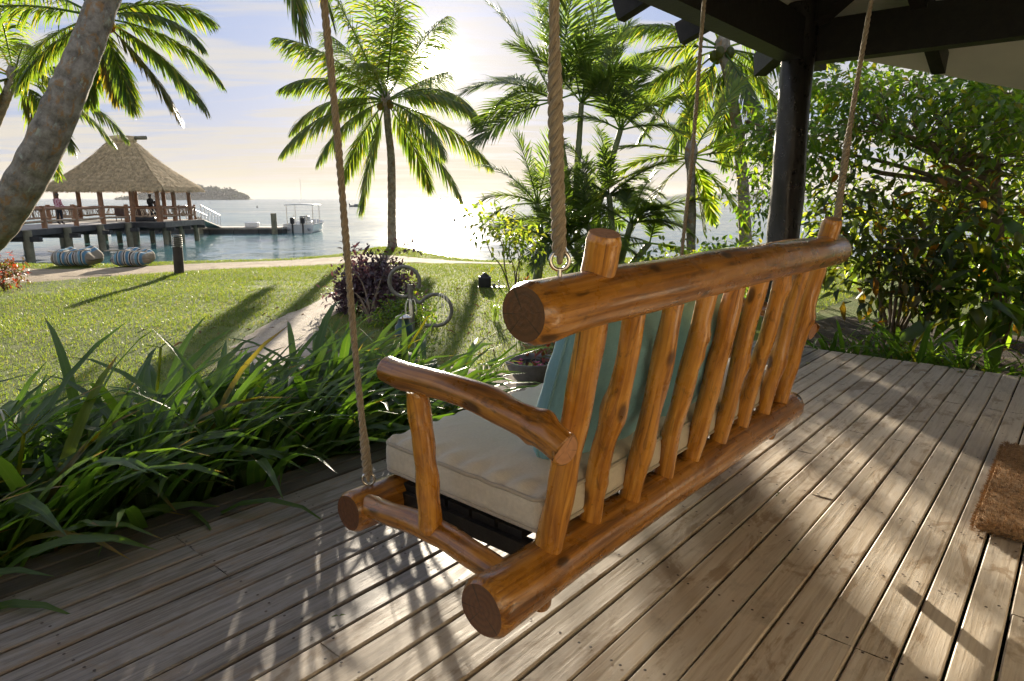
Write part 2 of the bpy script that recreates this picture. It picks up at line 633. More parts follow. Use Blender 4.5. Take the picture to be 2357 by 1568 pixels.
def rope_mat():
    m, nt, out = new_mat('hemp_rope')
    g = attr(nt, 'grain')
    f = noise(nt, vm(nt, 'MULTIPLY', g, (500, 500, 60)), 1.0, 4, 0.7)
    col = ramp(nt, f, [(0.3, (0.16, 0.115, 0.07)), (0.5, (0.33, 0.265, 0.18)), (0.7, (0.48, 0.41, 0.30))])
    principled(nt, out, col, 0.85, bump(nt, f, 0.8, 0.002), 0.2, 0, 0, 0.1, 0.3)
    return m


M['rope'] = rope_mat()
M['steel'] = plain('stainless_steel', (0.62, 0.60, 0.56), 0.22, 0.1, 20, 0.02, 1.0)


def fabric(name, c, weave=900.0, crease=0.0):
    m, nt, out = new_mat(name)
    p = tc(nt)
    w1 = noise(nt, vm(nt, 'MULTIPLY', p, (weave, weave * 0.12, weave * 0.12)), 1.0, 2)
    w2 = noise(nt, vm(nt, 'MULTIPLY', p, (weave * 0.12, weave, weave)), 1.0, 2)
    w = mth(nt, 'ADD', mth(nt, 'MULTIPLY', w1, 0.5), mth(nt, 'MULTIPLY', w2, 0.5))
    f = noise(nt, p, 5.0, 4)
    col = ramp(nt, f, [(0.3, tuple(0.88 * x for x in c)), (0.7, c)])
    col = mix(nt, 0.5, col, ramp(nt, w, [(0.35, (0.7, 0.7, 0.7)), (0.65, (1.1, 1.1, 1.1))]), 'MULTIPLY')
    b1 = bump(nt, w, 0.25, 0.0015)
    if crease:
        cr = noise(nt, p, 7.0, 3, 0.5, 0.6)
        bn = nd(nt, 'ShaderNodeBump', None, None, Height=cr, Strength=crease, Distance=0.03)
        nt.links.new(b1, bn.inputs['Normal'])
        b1 = bn.outputs['Normal']
    principled(nt, out, col, 0.85, b1, 0.2, 0, 0, 0.1, 0.25)
    return m


M['cream'] = fabric('cream_canvas', (0.65, 0.585, 0.465), 700, 0.35)
M['cream_pipe'] = fabric('cream_piping', (0.46, 0.40, 0.31), 900)
M['teal'] = fabric('teal_linen', (0.20, 0.41, 0.46), 420, 0.2)
M['coir'] = plain('coir_fibre', (0.38, 0.235, 0.115), 0.95, 0.5, 60, 0.3)


# ground
def lawn_mat():
    m, nt, out = new_mat('lawn_ground')
    p = geo(nt)
    f = noise(nt, p, 1.3, 6, 0.65)
    f2 = noise(nt, p, 45.0, 4, 0.7)
    col = ramp(nt, f, [(0.3, (0.085, 0.12, 0.022)), (0.52, (0.13, 0.17, 0.034)), (0.72, (0.20, 0.185, 0.065))])
    col = mix(nt, 0.7, col, ramp(nt, f2, [(0.3, (0.45, 0.45, 0.45)), (0.7, (1.15, 1.15, 1.15))]), 'MULTIPLY')
    z = nd(nt, 'ShaderNodeSeparateXYZ', None, {0: p}).outputs[2]
    sandy = ramp(nt, mth(nt, 'ADD', mth(nt, 'MULTIPLY', mth(nt, 'SUBTRACT', LAWN - 0.03, z), 9.0), mth(nt, 'MULTIPLY', mth(nt, 'SUBTRACT', f2, 0.5), 1.2)), [(0.3, 0.0), (0.8, 1.0)])
    col = mix(nt, sandy, col, (0.36, 0.29, 0.20))
    principled(nt, out, col, 0.9, bump(nt, f2, 0.7, 0.03), 0.2)
    return m


M['lawn'] = lawn_mat()


def sand_mat(name, a, b, c):
    m, nt, out = new_mat(name)
    p = geo(nt)
    f = noise(nt, p, 2.2, 6, 0.65, 0.6)
    f2 = noise(nt, p, 30.0, 5, 0.7)
    col = ramp(nt, f, [(0.3, a), (0.5, b), (0.7, c)])
    col = mix(nt, 0.5, col, ramp(nt, f2, [(0.3, (0.6, 0.6, 0.6)), (0.7, (1.1, 1.1, 1.1))]), 'MULTIPLY')
    principled(nt, out, col, 0.9, bump(nt, mth(nt, 'ADD', f, mth(nt, 'MULTIPLY', f2, 0.4)), 0.8, 0.05), 0.2)
    return m


M['sand'] = sand_mat('beach_sand', (0.25, 0.19, 0.125), (0.36, 0.285, 0.20), (0.45, 0.37, 0.27))
M['path'] = sand_mat('path_sand', (0.32, 0.265, 0.20), (0.44, 0.37, 0.29), (0.53, 0.46, 0.37))
M['soil'] = sand_mat('garden_soil', (0.025, 0.018, 0.012), (0.05, 0.036, 0.022), (0.09, 0.06, 0.035))


def sea_mat():
    m, nt, out = new_mat('sea_water')
    p = geo(nt)
    # waves lie across the view to the open sea
    a = HEAD + math.radians(12)
    s = nd(nt, 'ShaderNodeSeparateXYZ', None, {0: p})
    u = mth(nt, 'ADD', mth(nt, 'MULTIPLY', s.outputs[0], math.cos(a)), mth(nt, 'MULTIPLY', s.outputs[1], math.sin(a)))
    v = mth(nt, 'SUBTRACT', mth(nt, 'MULTIPLY', s.outputs[0], math.sin(a)), mth(nt, 'MULTIPLY', s.outputs[1], math.cos(a)))
    q = nd(nt, 'ShaderNodeCombineXYZ', None, {0: u, 1: mth(nt, 'MULTIPLY', v, 0.5), 2: 0.0}).outputs[0]
    w1 = noise(nt, q, 0.55, 4, 0.6, 0.4)
    w2 = noise(nt, q, 2.6, 4, 0.6, 0.3)
    w3 = noise(nt, q, 0.09, 3, 0.5, 0.4)
    def slope(sc, k, det):
        t = nd(nt, 'ShaderNodeTexNoise', None, None, Scale=sc, Detail=det, Roughness=0.6, Distortion=0.3)
        nt.links.new(q, t.inputs['Vector'])
        return vm(nt, 'MULTIPLY', vm(nt, 'SUBTRACT', t.outputs['Color'], (0.5, 0.5, 0.5)), (k, k, 0.0))
    nv = vm(nt, 'ADD', vm(nt, 'ADD', slope(0.35, 0.27, 3), slope(2.2, 0.36, 3)), slope(0.05, 0.10, 2))
    nv = vm(nt, 'NORMALIZE', vm(nt, 'ADD', nv, (0, 0, 1)), (0, 0, 0))
    big = noise(nt, q, 0.012, 4, 0.6)
    col = ramp(nt, big, [(0.35, (0.035, 0.12, 0.14)), (0.65, (0.07, 0.19, 0.20))])
    r = ramp(nt, noise(nt, q, 0.03, 3, 0.6), [(0.35, 0.11), (0.65, 0.18)])
    principled(nt, out, col, r, nv, 0.5)
    return m


M['sea'] = sea_mat()


# plants
def trunk_mat():
    m, nt, out = new_mat('palm_bark')
    g = attr(nt, 'grain')
    f = noise(nt, vm(nt, 'MULTIPLY', g, (9, 9, 9)), 1.0, 6, 0.7)
    col = ramp(nt, f, [(0.3, (0.10, 0.09, 0.075)), (0.5, (0.24, 0.215, 0.18)), (0.7, (0.38, 0.35, 0.30))])
    li = noise(nt, vm(nt, 'MULTIPLY', g, (11, 11, 6)), 1.0, 5, 0.65, 0.8)
    col = mix(nt, ramp(nt, li, [(0.54, 0.0), (0.64, 0.65)]), col, (0.33, 0.16, 0.035))
    l2 = noise(nt, vm(nt, 'ADD', vm(nt, 'MULTIPLY', g, (14, 14, 9)), (7.7, 3.1, 2.0)), 1.0, 5, 0.65, 0.5)
    col = mix(nt, ramp(nt, l2, [(0.60, 0.0), (0.66, 0.8)]), col, (0.36, 0.40, 0.33))
    rings = nd(nt, 'ShaderNodeTexWave', {'wave_type': 'BANDS', 'bands_direction': 'Z'}, None, Scale=1.4, Distortion=2.0, Detail=3.0)
    nt.links.new(g, rings.inputs['Vector'])
    h = mth(nt, 'ADD', f, mth(nt, 'MULTIPLY', rings.outputs['Fac'], 0.35))
    principled(nt, out, col, 0.9, bump(nt, h, 0.8, 0.03), 0.2)
    return m


M['palm_bark'] = trunk_mat()
M['palm'] = leaf_mat('coconut_frond', [(0.0, (0.048, 0.088, 0.022)), (0.5, (0.080, 0.130, 0.028)), (0.85, (0.115, 0.150, 0.030)), (1.0, (0.20, 0.165, 0.035))], 0.32, 0.58, (1.3, 1.25, 0.35), 0.6, 2.4)
M['palm_y'] = leaf_mat('yellowing_frond', [(0.0, (0.06, 0.085, 0.015)), (0.6, (0.11, 0.12, 0.02)), (1.0, (0.24, 0.15, 0.025))], 0.35, 0.5, (1.3, 1.2, 0.35), 0.5, 2.0)
M['areca'] = leaf_mat('areca_frond', [(0.0, (0.046, 0.082, 0.028)), (0.6, (0.080, 0.122, 0.038)), (1.0, (0.12, 0.150, 0.042))], 0.3, 0.56, (1.3, 1.3, 0.4), 0.6, 2.3)
M['lily'] = leaf_mat('lily_leaf', [(0.0, (0.044, 0.095, 0.022)), (0.6, (0.072, 0.135, 0.030)), (0.94, (0.100, 0.160, 0.034)), (1.0, (0.17, 0.12, 0.02))], 0.38, 0.46, (1.25, 1.3, 0.35), 0.42, 2.2, True)
M['tree_leaf'] = leaf_mat('garden_tree_leaf', [(0.0, (0.042, 0.090, 0.018)), (0.5, (0.075, 0.135, 0.024)), (0.9, (0.115, 0.165, 0.028)), (1.0, (0.19, 0.165, 0.03))], 0.3, 0.6, (1.3, 1.25, 0.32), 0.6, 2.6)
M['croton'] = leaf_mat('croton_leaf', [(0.0, (0.026, 0.050, 0.014)), (0.55, (0.045, 0.078, 0.018)), (0.86, (0.085, 0.105, 0.020)), (0.96, (0.13, 0.075, 0.018)), (1.0, (0.22, 0.095, 0.02))], 0.38, 0.5, (1.3, 1.1, 0.3), 0.35, 2.2)
M['purple'] = leaf_mat('purple_leaf', [(0.0, (0.055, 0.036, 0.048)), (0.6, (0.095, 0.062, 0.078)), (1.0, (0.14, 0.060, 0.060))], 0.35, 0.35, (1.15, 0.85, 0.9), 0.6, 1.3)
M['shrub'] = leaf_mat('light_shrub_leaf', [(0.0, (0.065, 0.11, 0.022)), (0.6, (0.11, 0.155, 0.032)), (1.0, (0.19, 0.19, 0.04))], 0.35, 0.6, (1.25, 1.2, 0.35), 0.5, 3.0)
M['red_leaf'] = leaf_mat('red_tipped_leaf', [(0.0, (0.05, 0.09, 0.02)), (0.5, (0.10, 0.06, 0.02)), (1.0, (0.28, 0.04, 0.03))], 0.35, 0.45, (1.3, 1.0, 0.5))
M['grass'] = leaf_mat('grass_blade', [(0.0, (0.078, 0.120, 0.026)), (0.5, (0.118, 0.172, 0.040)), (0.9, (0.17, 0.205, 0.052)), (1.0, (0.25, 0.21, 0.09))], 0.45, 0.52, (1.2, 1.15, 0.4), 0.4, 1.7)
M['bark'] = plain('shrub_bark', (0.17, 0.125, 0.08), 0.85, 0.35, 14, 0.5)
M['petal'] = leaf_mat('white_petal', [(0.0, (0.72, 0.72, 0.66)), (1.0, (0.85, 0.85, 0.8))], 0.5, 0.4, (1, 1, 0.95), 0.3, 1.0)
M['pink'] = leaf_mat('pink_petal', [(0.0, (0.55, 0.06, 0.20)), (1.0, (0.70, 0.16, 0.32))], 0.5, 0.3, (1, 0.8, 0.9), 0.3, 1.0)
M['yellow_leaf'] = leaf_mat('yellow_green_leaf', [(0.0, (0.32, 0.34, 0.04)), (1.0, (0.48, 0.48, 0.06))], 0.4, 0.4, (1, 1, 0.5), 0.4, 1.1)


# ------------------------------------------------------------------ ground, sand, sea, far shore
EDGE_X = np.array([-1800, -400, 120, 460, 640, 760, 830, 870, 905, 950, 1000, 1050, 1110, 1300, 1700, 2600, 5000.])
EDGE_Y = np.array([612, 608, 606, 600, 594, 586, 579, 573, 573, 577, 583, 590, 596, 590, 588, 600, 600.])


def edge_dep(r):
    """How far ahead the lawn breaks off to the beach, by direction."""
    y = np.interp(r * 1573 + 1178.5, EDGE_X, EDGE_Y)
    return (EYE[2] - LAWN) * 1573 / (y - 455.0)


def ground_z(lat, dep):
    r = lat / np.maximum(dep, 3.0)
    e = edge_dep(np.clip(r, -2.0, 2.4))
    e = np.maximum(e, 6)
    wob = 0.012 * np.sin(lat * 1.3 + dep * 0.7) + 0.010 * np.sin(lat * 0.5 - dep * 1.9)
    over = np.maximum(dep - e, 0)
    z = LAWN + wob - 0.24 * over - 0.10 * np.minimum(over, 0.7)
    mound = 0.10 * np.exp(-((lat + 3.6) ** 2 / 3.0 + (dep - 20.2) ** 2 / 2.0))
    return np.maximum(z + mound, SEA - 3.0)


def grid_mesh(lat0, lat1, nx, d0, d1, ny, fz):
    la, de = np.meshgrid(np.linspace(lat0, lat1, nx), np.linspace(d0, d1, ny), indexing='ij')
    z = fz(la, de)
    V = la[..., None] * RT + de[..., None] * FW + z[..., None] * UPV
    i, j = np.meshgrid(np.arange(nx - 1), np.arange(ny - 1), indexing='ij')
    a = i * ny + j
    return V.reshape(-1, 3), np.stack([a, a + ny, a + ny + 1, a + 1], -1).reshape(-1, 4)


mb = MB(); mb.add(*grid_mesh(-60, 70, 330, -12, 42, 240, ground_z))
tag(mb.build('lawn_ground', M['lawn']), kind='structure')

mb = MB(); mb.add([LD(-16000, -60, SEA), LD(16000, -60, SEA), LD(16000, 24000, SEA), LD(-16000, 24000, SEA)], [[0, 1, 2, 3]])
tag(mb.build('sea', M['sea']), kind='structure')


def ragged_sheet(name, left, right, mat, dz, n=60, m=10, rag=0.10, curve=True):
    """A strip of loose ground between two lines, its rims ragged."""
    A = catmull(left, n); B = catmull(right, n)
    t = np.linspace(0, 1, m)
    V = A[:, None, :] * (1 - t)[None, :, None] + B[:, None, :] * t[None, :, None]
    V[:, 0, :2] += rng.normal(0, rag, (n, 2)) * 0.6; V[:, -1, :2] += rng.normal(0, rag, (n, 2)) * 0.6
    lat = V @ RT; dep = V @ FW
    V[..., 2] = ground_z(lat, dep) + dz
    V[:, 0, 2] -= dz * 1.6; V[:, -1, 2] -= dz * 1.6
    i, j = np.meshgrid(np.arange(n - 1), np.arange(m - 1), indexing='ij')
    a = i * m + j
    mb = MB(); mb.add(V.reshape(-1, 3), np.stack([a, a + 1, a + m + 1, a + m], -1).reshape(-1, 4))
    return tag(mb.build(name, mat), kind='structure')


# the sandy track along the shore
track_far = [on(*p, LAWN) for p in ((-500, 618), (-100, 616), (60, 618), (250, 615), (450, 608), (640, 600), (760, 594), (870, 590), (1000, 597), (1110, 602), (1180, 605))]
track_near = [on(*p, LAWN) for p in ((-500, 668), (-100, 660), (60, 652), (250, 637), (450, 625), (640, 614), (760, 608), (870, 605), (1000, 607), (1110, 608), (1180, 609))]
ragged_sheet('sandy_shore_track', track_near, track_far, M['sand'], 0.012, 90, 12, 0.10)
# the garden path that leaves the veranda and bends round the purple bush
path_l = [on(*p, LAWN) for p in ((1010, 925), (860, 880), (700, 880), (560, 840), (535, 800), (600, 756), (690, 712), (750, 680), (820, 640), (870, 612))]
path_r = [on(*p, LAWN) for p in ((1330, 905), (1180, 862), (960, 835), (790, 815), (735, 770), (760, 735), (815, 700), (860, 665), (905, 630), (925, 611))]
ragged_sheet('garden_path', path_l, path_r, M['path'], 0.016, 80, 14, 0.05)
# soil under the lily bed, under the veranda and in the garden at its end
mb = MB()
for (x0, x1, y0, y1, z) in ((-2.2, 3.9, 2.30, 3.35, LAWN + 0.05), (5.2, 9.5, -5, 2.7, LAWN + 0.06)):
    xs = np.linspace(x0, x1, 40); ys = np.linspace(y0, y1, 24)
    X, Y = np.meshgrid(xs, ys, indexing='ij')
    ed = np.minimum(np.minimum(X - x0, x1 - X), np.minimum(Y - y0, y1 - Y))
    Z = z + 0.02 * np.sin(X * 5 + Y * 3) - 0.12 * np.exp(-ed / 0.08)
    i, j = np.meshgrid(np.arange(39), np.arange(23), indexing='ij'); a = i * 24 + j
    mb.add(np.stack([X, Y, Z], -1).reshape(-1, 3), np.stack([a, a + 24, a + 25, a + 1], -1).reshape(-1, 4))
tag(mb.build('garden_soil', M['soil']), kind='structure')


# ------------------------------------------------------------------ leaves
def leaf_faces(P, D, N, L, W, bend=0.25):
    """n leaves at P pointing along D with face normal N: 6 points, 2 quads and 2 triangles each."""
    n = len(P)
    D = nrm(D); S = nrm(np.cross(D, N)); U = np.cross(S, D)
    L = np.broadcast_to(L, (n,))[:, None]; W = np.broadcast_to(W, (n,))[:, None]
    p0 = P
    m1 = P + D * L * 0.38 - U * L * bend * 0.12
    l1 = P + D * L * 0.36 + S * W * 0.5 + U * W * 0.16
    r1 = P + D * L * 0.36 - S * W * 0.5 + U * W * 0.16
    m2 = P + D * L * 0.74 - U * L * bend * 0.5
    l2 = P + D * L * 0.70 + S * W * 0.34 + U * (W * 0.12 - L * bend * 0.45)
    r2 = P + D * L * 0.70 - S * W * 0.34 + U * (W * 0.12 - L * bend * 0.45)
    tp = P + D * L - U * L * bend
    V = np.stack([p0, l1, m1, r1, l2, m2, r2, tp], 1).reshape(-1, 3)
    b = (np.arange(n) * 8)[:, None]
    T = np.concatenate([b + np.array([[0, 2, 1]]), b + np.array([[0, 3, 2]]), b + np.array([[4, 5, 7]]), b + np.array([[5, 6, 7]])])
    Q = np.concatenate([b + np.array([[1, 2, 5, 4]]), b + np.array([[2, 3, 6, 5]])])
    return V, Q, T


def rand_dirs(n, zmin=-1.0, zmax=1.0):
    z = rng.uniform(zmin, zmax, n); a = rng.uniform(0, 2 * np.pi, n)
    s = np.sqrt(np.maximum(0, 1 - z * z))
    return np.stack([s * np.cos(a), s * np.sin(a), z], -1)


def one_leaf_mesh(name, mat, L, W, bend=0.3):
    mb = MB(); mb.add(*leaf_faces(np.zeros((1, 3)), np.array([[1.0, 0, 0]]), np.array([[0, 0, 1.0]]), L, W, bend))
    return mb.mesh(name, mat)


def leaf_matrix(p, d, n, s=1.0):
    d = nrm(d); sd = nrm(np.cross(n, d)); u = np.cross(d, sd)
    m = np.eye(4); m[:3, 0] = d * s; m[:3, 1] = sd * s; m[:3, 2] = u * s; m[:3, 3] = p
    return Matrix(m.tolist())


def shrub(name, base, blobs, n_clusters, per, L, W, mat, label, cat, group=None, stems=4, stem_r=0.02, singles=0, bend=0.3, spread=0.12,
          hang=0.15, part='foliage', bark=None, zmax=0.9, fork=None):
    """Stems from the ground fan out to clusters of leaves in the given lobes (centre, radii); nearest leaves are single parts."""
    root = empty(name, base, label, cat, group)
    vol = np.array([b[1][0] * b[1][1] * b[1][2] for b in blobs]); vol = vol / vol.sum()
    ks = rng.choice(len(blobs), n_clusters, p=vol)
    cen = []
    for k in ks:
        c, r = blobs[k][0], blobs[k][1]
        v = rand_dirs(1)[0] * rng.uniform(0.25, 1.0) ** 0.6
        cen.append(np.asarray(c) + v * np.asarray(r))
    cen = np.array(cen)
    base = np.asarray(base, float)
    # stems: each is a part; twigs hang on the nearest stem
    stem_lines = []
    order = cen[rng.permutation(len(cen))]
    for k in range(stems):
        tip = order[k % len(order)]
        b0 = base + np.array([rng.normal(0, stem_r * 1.5), rng.normal(0, stem_r * 1.5), 0])
        f0 = base + (np.asarray(fork) - base) * rng.uniform(0.8, 1.1) if fork is not None else b0 + (tip - b0) * 0.4 + np.array([0, 0, 0.12])
        mid = f0 + (tip - f0) * 0.5 + rng.normal(0, 0.08, 3)
        P = catmull([b0, f0, mid, tip], 14)
        mbs = MB(); tube(mbs, P - base, np.linspace(stem_r, stem_r * 0.3, 14), 7, True)
        mbs.build('branch' if stems > 1 else 'trunk', bark or M['bark'], root, grain=True)
        stem_lines.append(P)
    if n_clusters > stems:
        tw = MB()
        allp = np.concatenate([P[5:] for P in stem_lines])
        for c in cen:
            q = allp[np.argmin(((allp - c) ** 2).sum(1))]
            P = catmull([q, (q + c) / 2 + rng.normal(0, 0.04, 3), c], 6)
            tube(tw, P - base, np.linspace(stem_r * 0.16, stem_r * 0.06, 6), 4, False)
        tag(tw.build('twigs', bark or M['bark'], root, grain=True), kind='stuff')
    n = n_clusters * per
    P = np.repeat(cen, per, 0) + rng.normal(0, spread, (n, 3))
    D = nrm(P - np.repeat(cen, per, 0)) + rand_dirs(n) * 0.7 + np.array([0, 0, -hang])
    N = nrm(np.array([0, 0, 1.0]) + rand_dirs(n) * 0.7)
    Ls = L * rng.uniform(0.65, 1.25, n); Ws = W * rng.uniform(0.75, 1.2, n)
    dep = P @ FW
    o = np.argsort(dep)
    if singles:
        lm = [one_leaf_mesh('leaf', mat, L, W, b) for b in (0.15, 0.3, 0.5)]
        inview = o[:singles]
        for k in inview:
            lo = obj('leaf', lm[k % 3], root)
            lo.matrix_local = leaf_matrix(P[k] - base, D[k], N[k], Ls[k] / L)
        o = o[singles:]
    mb = MB(); mb.add(*leaf_faces(P[o] - base, D[o], N[o], Ls[o], Ws[o], bend))
    f = mb.build(part, mat, root)
    f['kind'] = 'stuff'
    return root


# ------------------------------------------------------------------ the veranda floor: every board its own piece
PIT = 0.094
DECK_Y = 2.377
DECK_X = 5.19
HY0 = -0.80
deck = empty('veranda_deck', (0, 0, 0))
tag(deck, kind='structure')


def board(x0, x1, y1, w, mat, z=0.0, name='board'):
    """One plank with eased top edges and a faint cup and wander."""
    n = 5
    xs = np.linspace(x0, x1, n)
    e = 0.004
    prof = np.array([[0, -0.022], [0, -e], [e, 0], [w * 0.5, -0.0012], [w - e, 0], [w, -e], [w, -0.022]])
    wob = rng.normal(0, 0.0010, n); tilt = rng.normal(0, 0.0011); dz = rng.normal(0, 0.0008)
    V = np.zeros((n, 7, 3))
    V[..., 0] = xs[:, None]
    V[..., 1] = y1 - w + prof[None, :, 0] + wob[:, None]
    V[..., 2] = prof[None, :, 1] + z + dz + tilt * (prof[None, :, 0] / w - 0.5)
    i, j = np.meshgrid(np.arange(n - 1), np.arange(6), indexing='ij')
    a = i * 7 + j
    Q = np.stack([a, a + 7, a + 8, a + 1], -1).reshape(-1, 4)
    mb = MB(); mb.add(V.reshape(-1, 3), Q)
    mb.add(V[0], [[0, 1, 5, 6], [1, 2, 4, 5]], [[2, 3, 4]])
    mb.add(V[-1], [[6, 5, 1, 0], [5, 4, 2, 1]], [[4, 3, 2]])
    return mb.build(name, mat, deck, smooth=False)


nails = MB()
th6 = np.linspace(0, 2 * np.pi, 7)[:-1]
k = 0
y = DECK_Y
joist_x = np.arange(-0.9, DECK_X, 0.43)
while y > HY0 + 0.06:
    w = PIT - rng.uniform(0.0060, 0.0085)
    m = M['board_edge'] if k < 2 else (M['board_grey'] if k < 13 else M['board'])  # outer rows rain-weathered; grey rows further in also paint the shade
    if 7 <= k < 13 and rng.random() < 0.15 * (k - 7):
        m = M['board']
    # two or three lengths to a row, butted over a joist
    cuts = [-1.0]
    xx = -1.0 + rng.choice([1.05, 1.9, 2.77, 3.6])
    while xx < DECK_X - 0.7:
        j = joist_x[np.argmin(abs(joist_x - xx))]
        cuts.append(j)
        xx = j + rng.choice([2.15, 2.58, 3.0, 3.44])
    cuts.append(DECK_X + rng.normal(0, 0.006))
    for a, b in zip(cuts[:-1], cuts[1:]):
        board(a + 0.001, b - 0.001, y, w, m)
    for jx in joist_x:
        for fy in (0.25, 0.75):
            if rng.random() < 0.93:
                c = np.array([jx + rng.normal(0, 0.012), y - w * fy + rng.normal(0, 0.006), 0.0016])
                V = np.vstack([c + np.stack([np.cos(th6), np.sin(th6), 0 * th6], -1) * 0.0042, c + [0, 0, 0.0005]])
                nails.add(V, None, [[q, (q + 1) % 6, 6] for q in range(6)])
    y -= PIT
    k += 1
tag(nails.build('nail_heads', M['nail'], deck), kind='stuff')
# a kerb board along the front edge by the bowl, the skirting and the joists below
for jx in joist_x:
    mb = MB(); box(mb, (jx - 0.022, HY0 + 0.05, -0.17), (jx + 0.022, DECK_Y - 0.03, -0.026)); mb.build('joist', M['joist'], deck, smooth=False)
mb = MB(); box(mb, (-1.0, DECK_Y + 0.004, -0.40), (DECK_X, DECK_Y + 0.03, -0.03)); mb.build('skirting', M['board_edge'], deck, smooth=False)
mb = MB(); box(mb, (DECK_X + 0.012, HY0 + 0.05, -0.40), (DECK_X + 0.038, DECK_Y - 0.02, -0.03)); mb.build('skirting', M['board_edge'], deck, smooth=False)
# the step board outside the edge
mb = MB(); box(mb, (2.55, DECK_Y + 0.045, -0.17), (5.1, DECK_Y + 0.14, -0.145)); mb.build('step_board', M['board'], deck, smooth=False)
mb = MB(); box(mb, (2.58, DECK_Y + 0.150, -0.17), (5.1, DECK_Y + 0.245, -0.145)); mb.build('step_board', M['board'], deck, smooth=False)
mb = MB(); box(mb, (2.58, DECK_Y + 0.06, -0.5), (5.08, DECK_Y + 0.22, -0.172)); mb.build('step_riser', M['board_grey'], deck, smooth=False)

# ------------------------------------------------------------------ the veranda roof: post, beams, rafters, ceiling
ver = empty('veranda_roof', (5.05, 1.72, 0), 'black timber veranda frame with pale sloping ceiling over the swing', 'veranda')
VO = np.array([5.05, 1.72, 0.0])


def vpart(name, fn, mat, smooth=False, grain=False):
    mb = MB(); fn(mb)
    mb.V = [v - VO for v in mb.V]
    return mb.build(name, mat, ver, smooth, grain)


def knobbly(seed, amp=0.035):
    r = np.random.default_rng(seed)
    ph = r.uniform(0, 6.28, 8); fr = r.uniform(2, 9, 8); kk = r.integers(1, 4, 8)

    def f(s, t):
        out = np.ones(np.broadcast(s, t).shape)
        for a, b, c in zip(ph, fr, kk):
            out = out + amp * 0.45 * np.sin(b * s * 3 + a + c * t)
        return out
    return f


PX, PY = 5.04, 1.70
QX, QY = 4.90, 1.655
vpart('post', lambda mb: tube(mb, catmull([(QX, QY, -0.42), (QX + 0.012, QY, 0.7), (QX - 0.006, QY + 0.01, 1.5), (QX, QY, 2.36)], 40),
                             np.linspace(0.116, 0.104, 40), 24, True, knobbly(3, 0.05)), M['black_post'], True, True)
ZB = 2.0
vpart('beam', lambda mb: box(mb, (-2.0, 1.605, ZB), (PX + 0.30, 1.745, ZB + 0.26)), M['black'])
vpart('beam', lambda mb: box(mb, (PX - 0.10, -0.78, ZB - 0.004), (PX + 0.03, 1.60, ZB + 0.255)), M['black'])
for bx_ in (0.82, 2.805):
    vpart('tie_beam', lambda mb: box(mb, (bx_ - 0.06, -0.78, 2.30), (bx_ + 0.06, 1.60, 2.44)), M['black'])
SLY, SLX = 0.36, 0.30
ZR = 2.33


def roof_z(x, y):
    return min(ZR + (1.745 - y) * SLY + 0.0, ZR + (PX + 0.03 - x) * SLX + 0.0)


# rafters over the long beam, their tails reaching past it
for rx in (-0.7, 0.1, 0.95, 1.75, 2.6, 3.42, 4.16):
    vpart('rafter', lambda mb: beam(mb, (rx, 2.16, ZR - 0.06 - 0.415 * SLY), (rx, -0.76, ZR - 0.06 + 2.505 * SLY), 0.075, 0.13), M['black'])
for ry in (-0.6, 0.12, 0.98):
    vpart('rafter', lambda mb: beam(mb, (5.82, ry, ZR - 0.07 - 0.75 * SLX), (3.2, ry, ZR - 0.07 + 1.87 * SLX), 0.085, 0.15), M['black'])
vpart('hip_rafter', lambda mb: beam(mb, (PX + 0.45, 2.15, ZR - 0.09 - 0.12), (PX - 2.2, -0.6, ZR - 0.09 + 0.74), 0.10, 0.17), M['black'])


def quad(mb, P, t=0.03):
    P = np.asarray(P, float)
    n = nrm(np.cross(P[1] - P[0], P[2] - P[0]))
    if n[2] < 0:
        n = -n
    m_ = len(P)
    V = np.vstack([P, P + n * t])
    if m_ == 4:
        mb.add(V, [[0, 1, 2, 3], [4, 7, 6, 5]] + [[q, (q + 1) % 4, (q + 1) % 4 + 4, q + 4] for q in range(4)])
    else:
        mb.add(V, [[q, (q + 1) % 3, (q + 1) % 3 + 3, q + 3] for q in range(3)], [[0, 1, 2], [3, 5, 4]])


RK = PX - 1.5                                            # where the two slopes meet higher up
front = lambda x, y: (x, y, ZR + 0.02 + (1.745 - y) * SLY)
side = lambda x, y: (x, y, ZR + 0.02 + (PX + 0.03 - x) * SLX)
hipx = lambda y: PX + 0.03 - (1.745 - y) * SLY / SLX      # the hip line where both are level
ylow = -0.79
vpart('ceiling_panel', lambda mb: quad(mb, [front(-2.2, 2.10), front(hipx(2.10), 2.10), front(hipx(ylow), ylow), front(-2.2, ylow)]), M['soffit'])


# the end slope: its eave runs out of square, as it shows against the leaves
def on_side(px, py):
    d = ray(px, py)
    # z = ZR+.02+(PX+.03-x)*SLX
    t = (ZR + 0.02 + (PX + 0.03) * SLX - EYE[2]) / (d[2] + d[0] * SLX)
    return EYE + d * t


e1 = on_side(2005, 143); e2 = on_side(2357, 208)
ed = (e2 - e1) / (e2[1] - e1[1])
e3 = e1 + ed * (ylow - e1[1])
e0 = e1 + ed * (1.75 - e1[1])
vpart('ceiling_panel', lambda mb: quad(mb, [side(hipx(1.75), 1.75), tuple(e0), tuple(e3), side(hipx(ylow), ylow)]), M['soffit'])
vpart('roof_deck', lambda mb: quad(mb, [(-2.2, 2.12, ZR + 0.08 - 0.37 * SLY), (PX - 0.2, 2.12, ZR + 0.08 - 0.37 * SLY), (hipx(ylow), ylow, ZR + 0.09 + 4.245 * SLY), (-2.2, ylow, ZR + 0.09 + 4.245 * SLY)], 0.06), M['tile'])

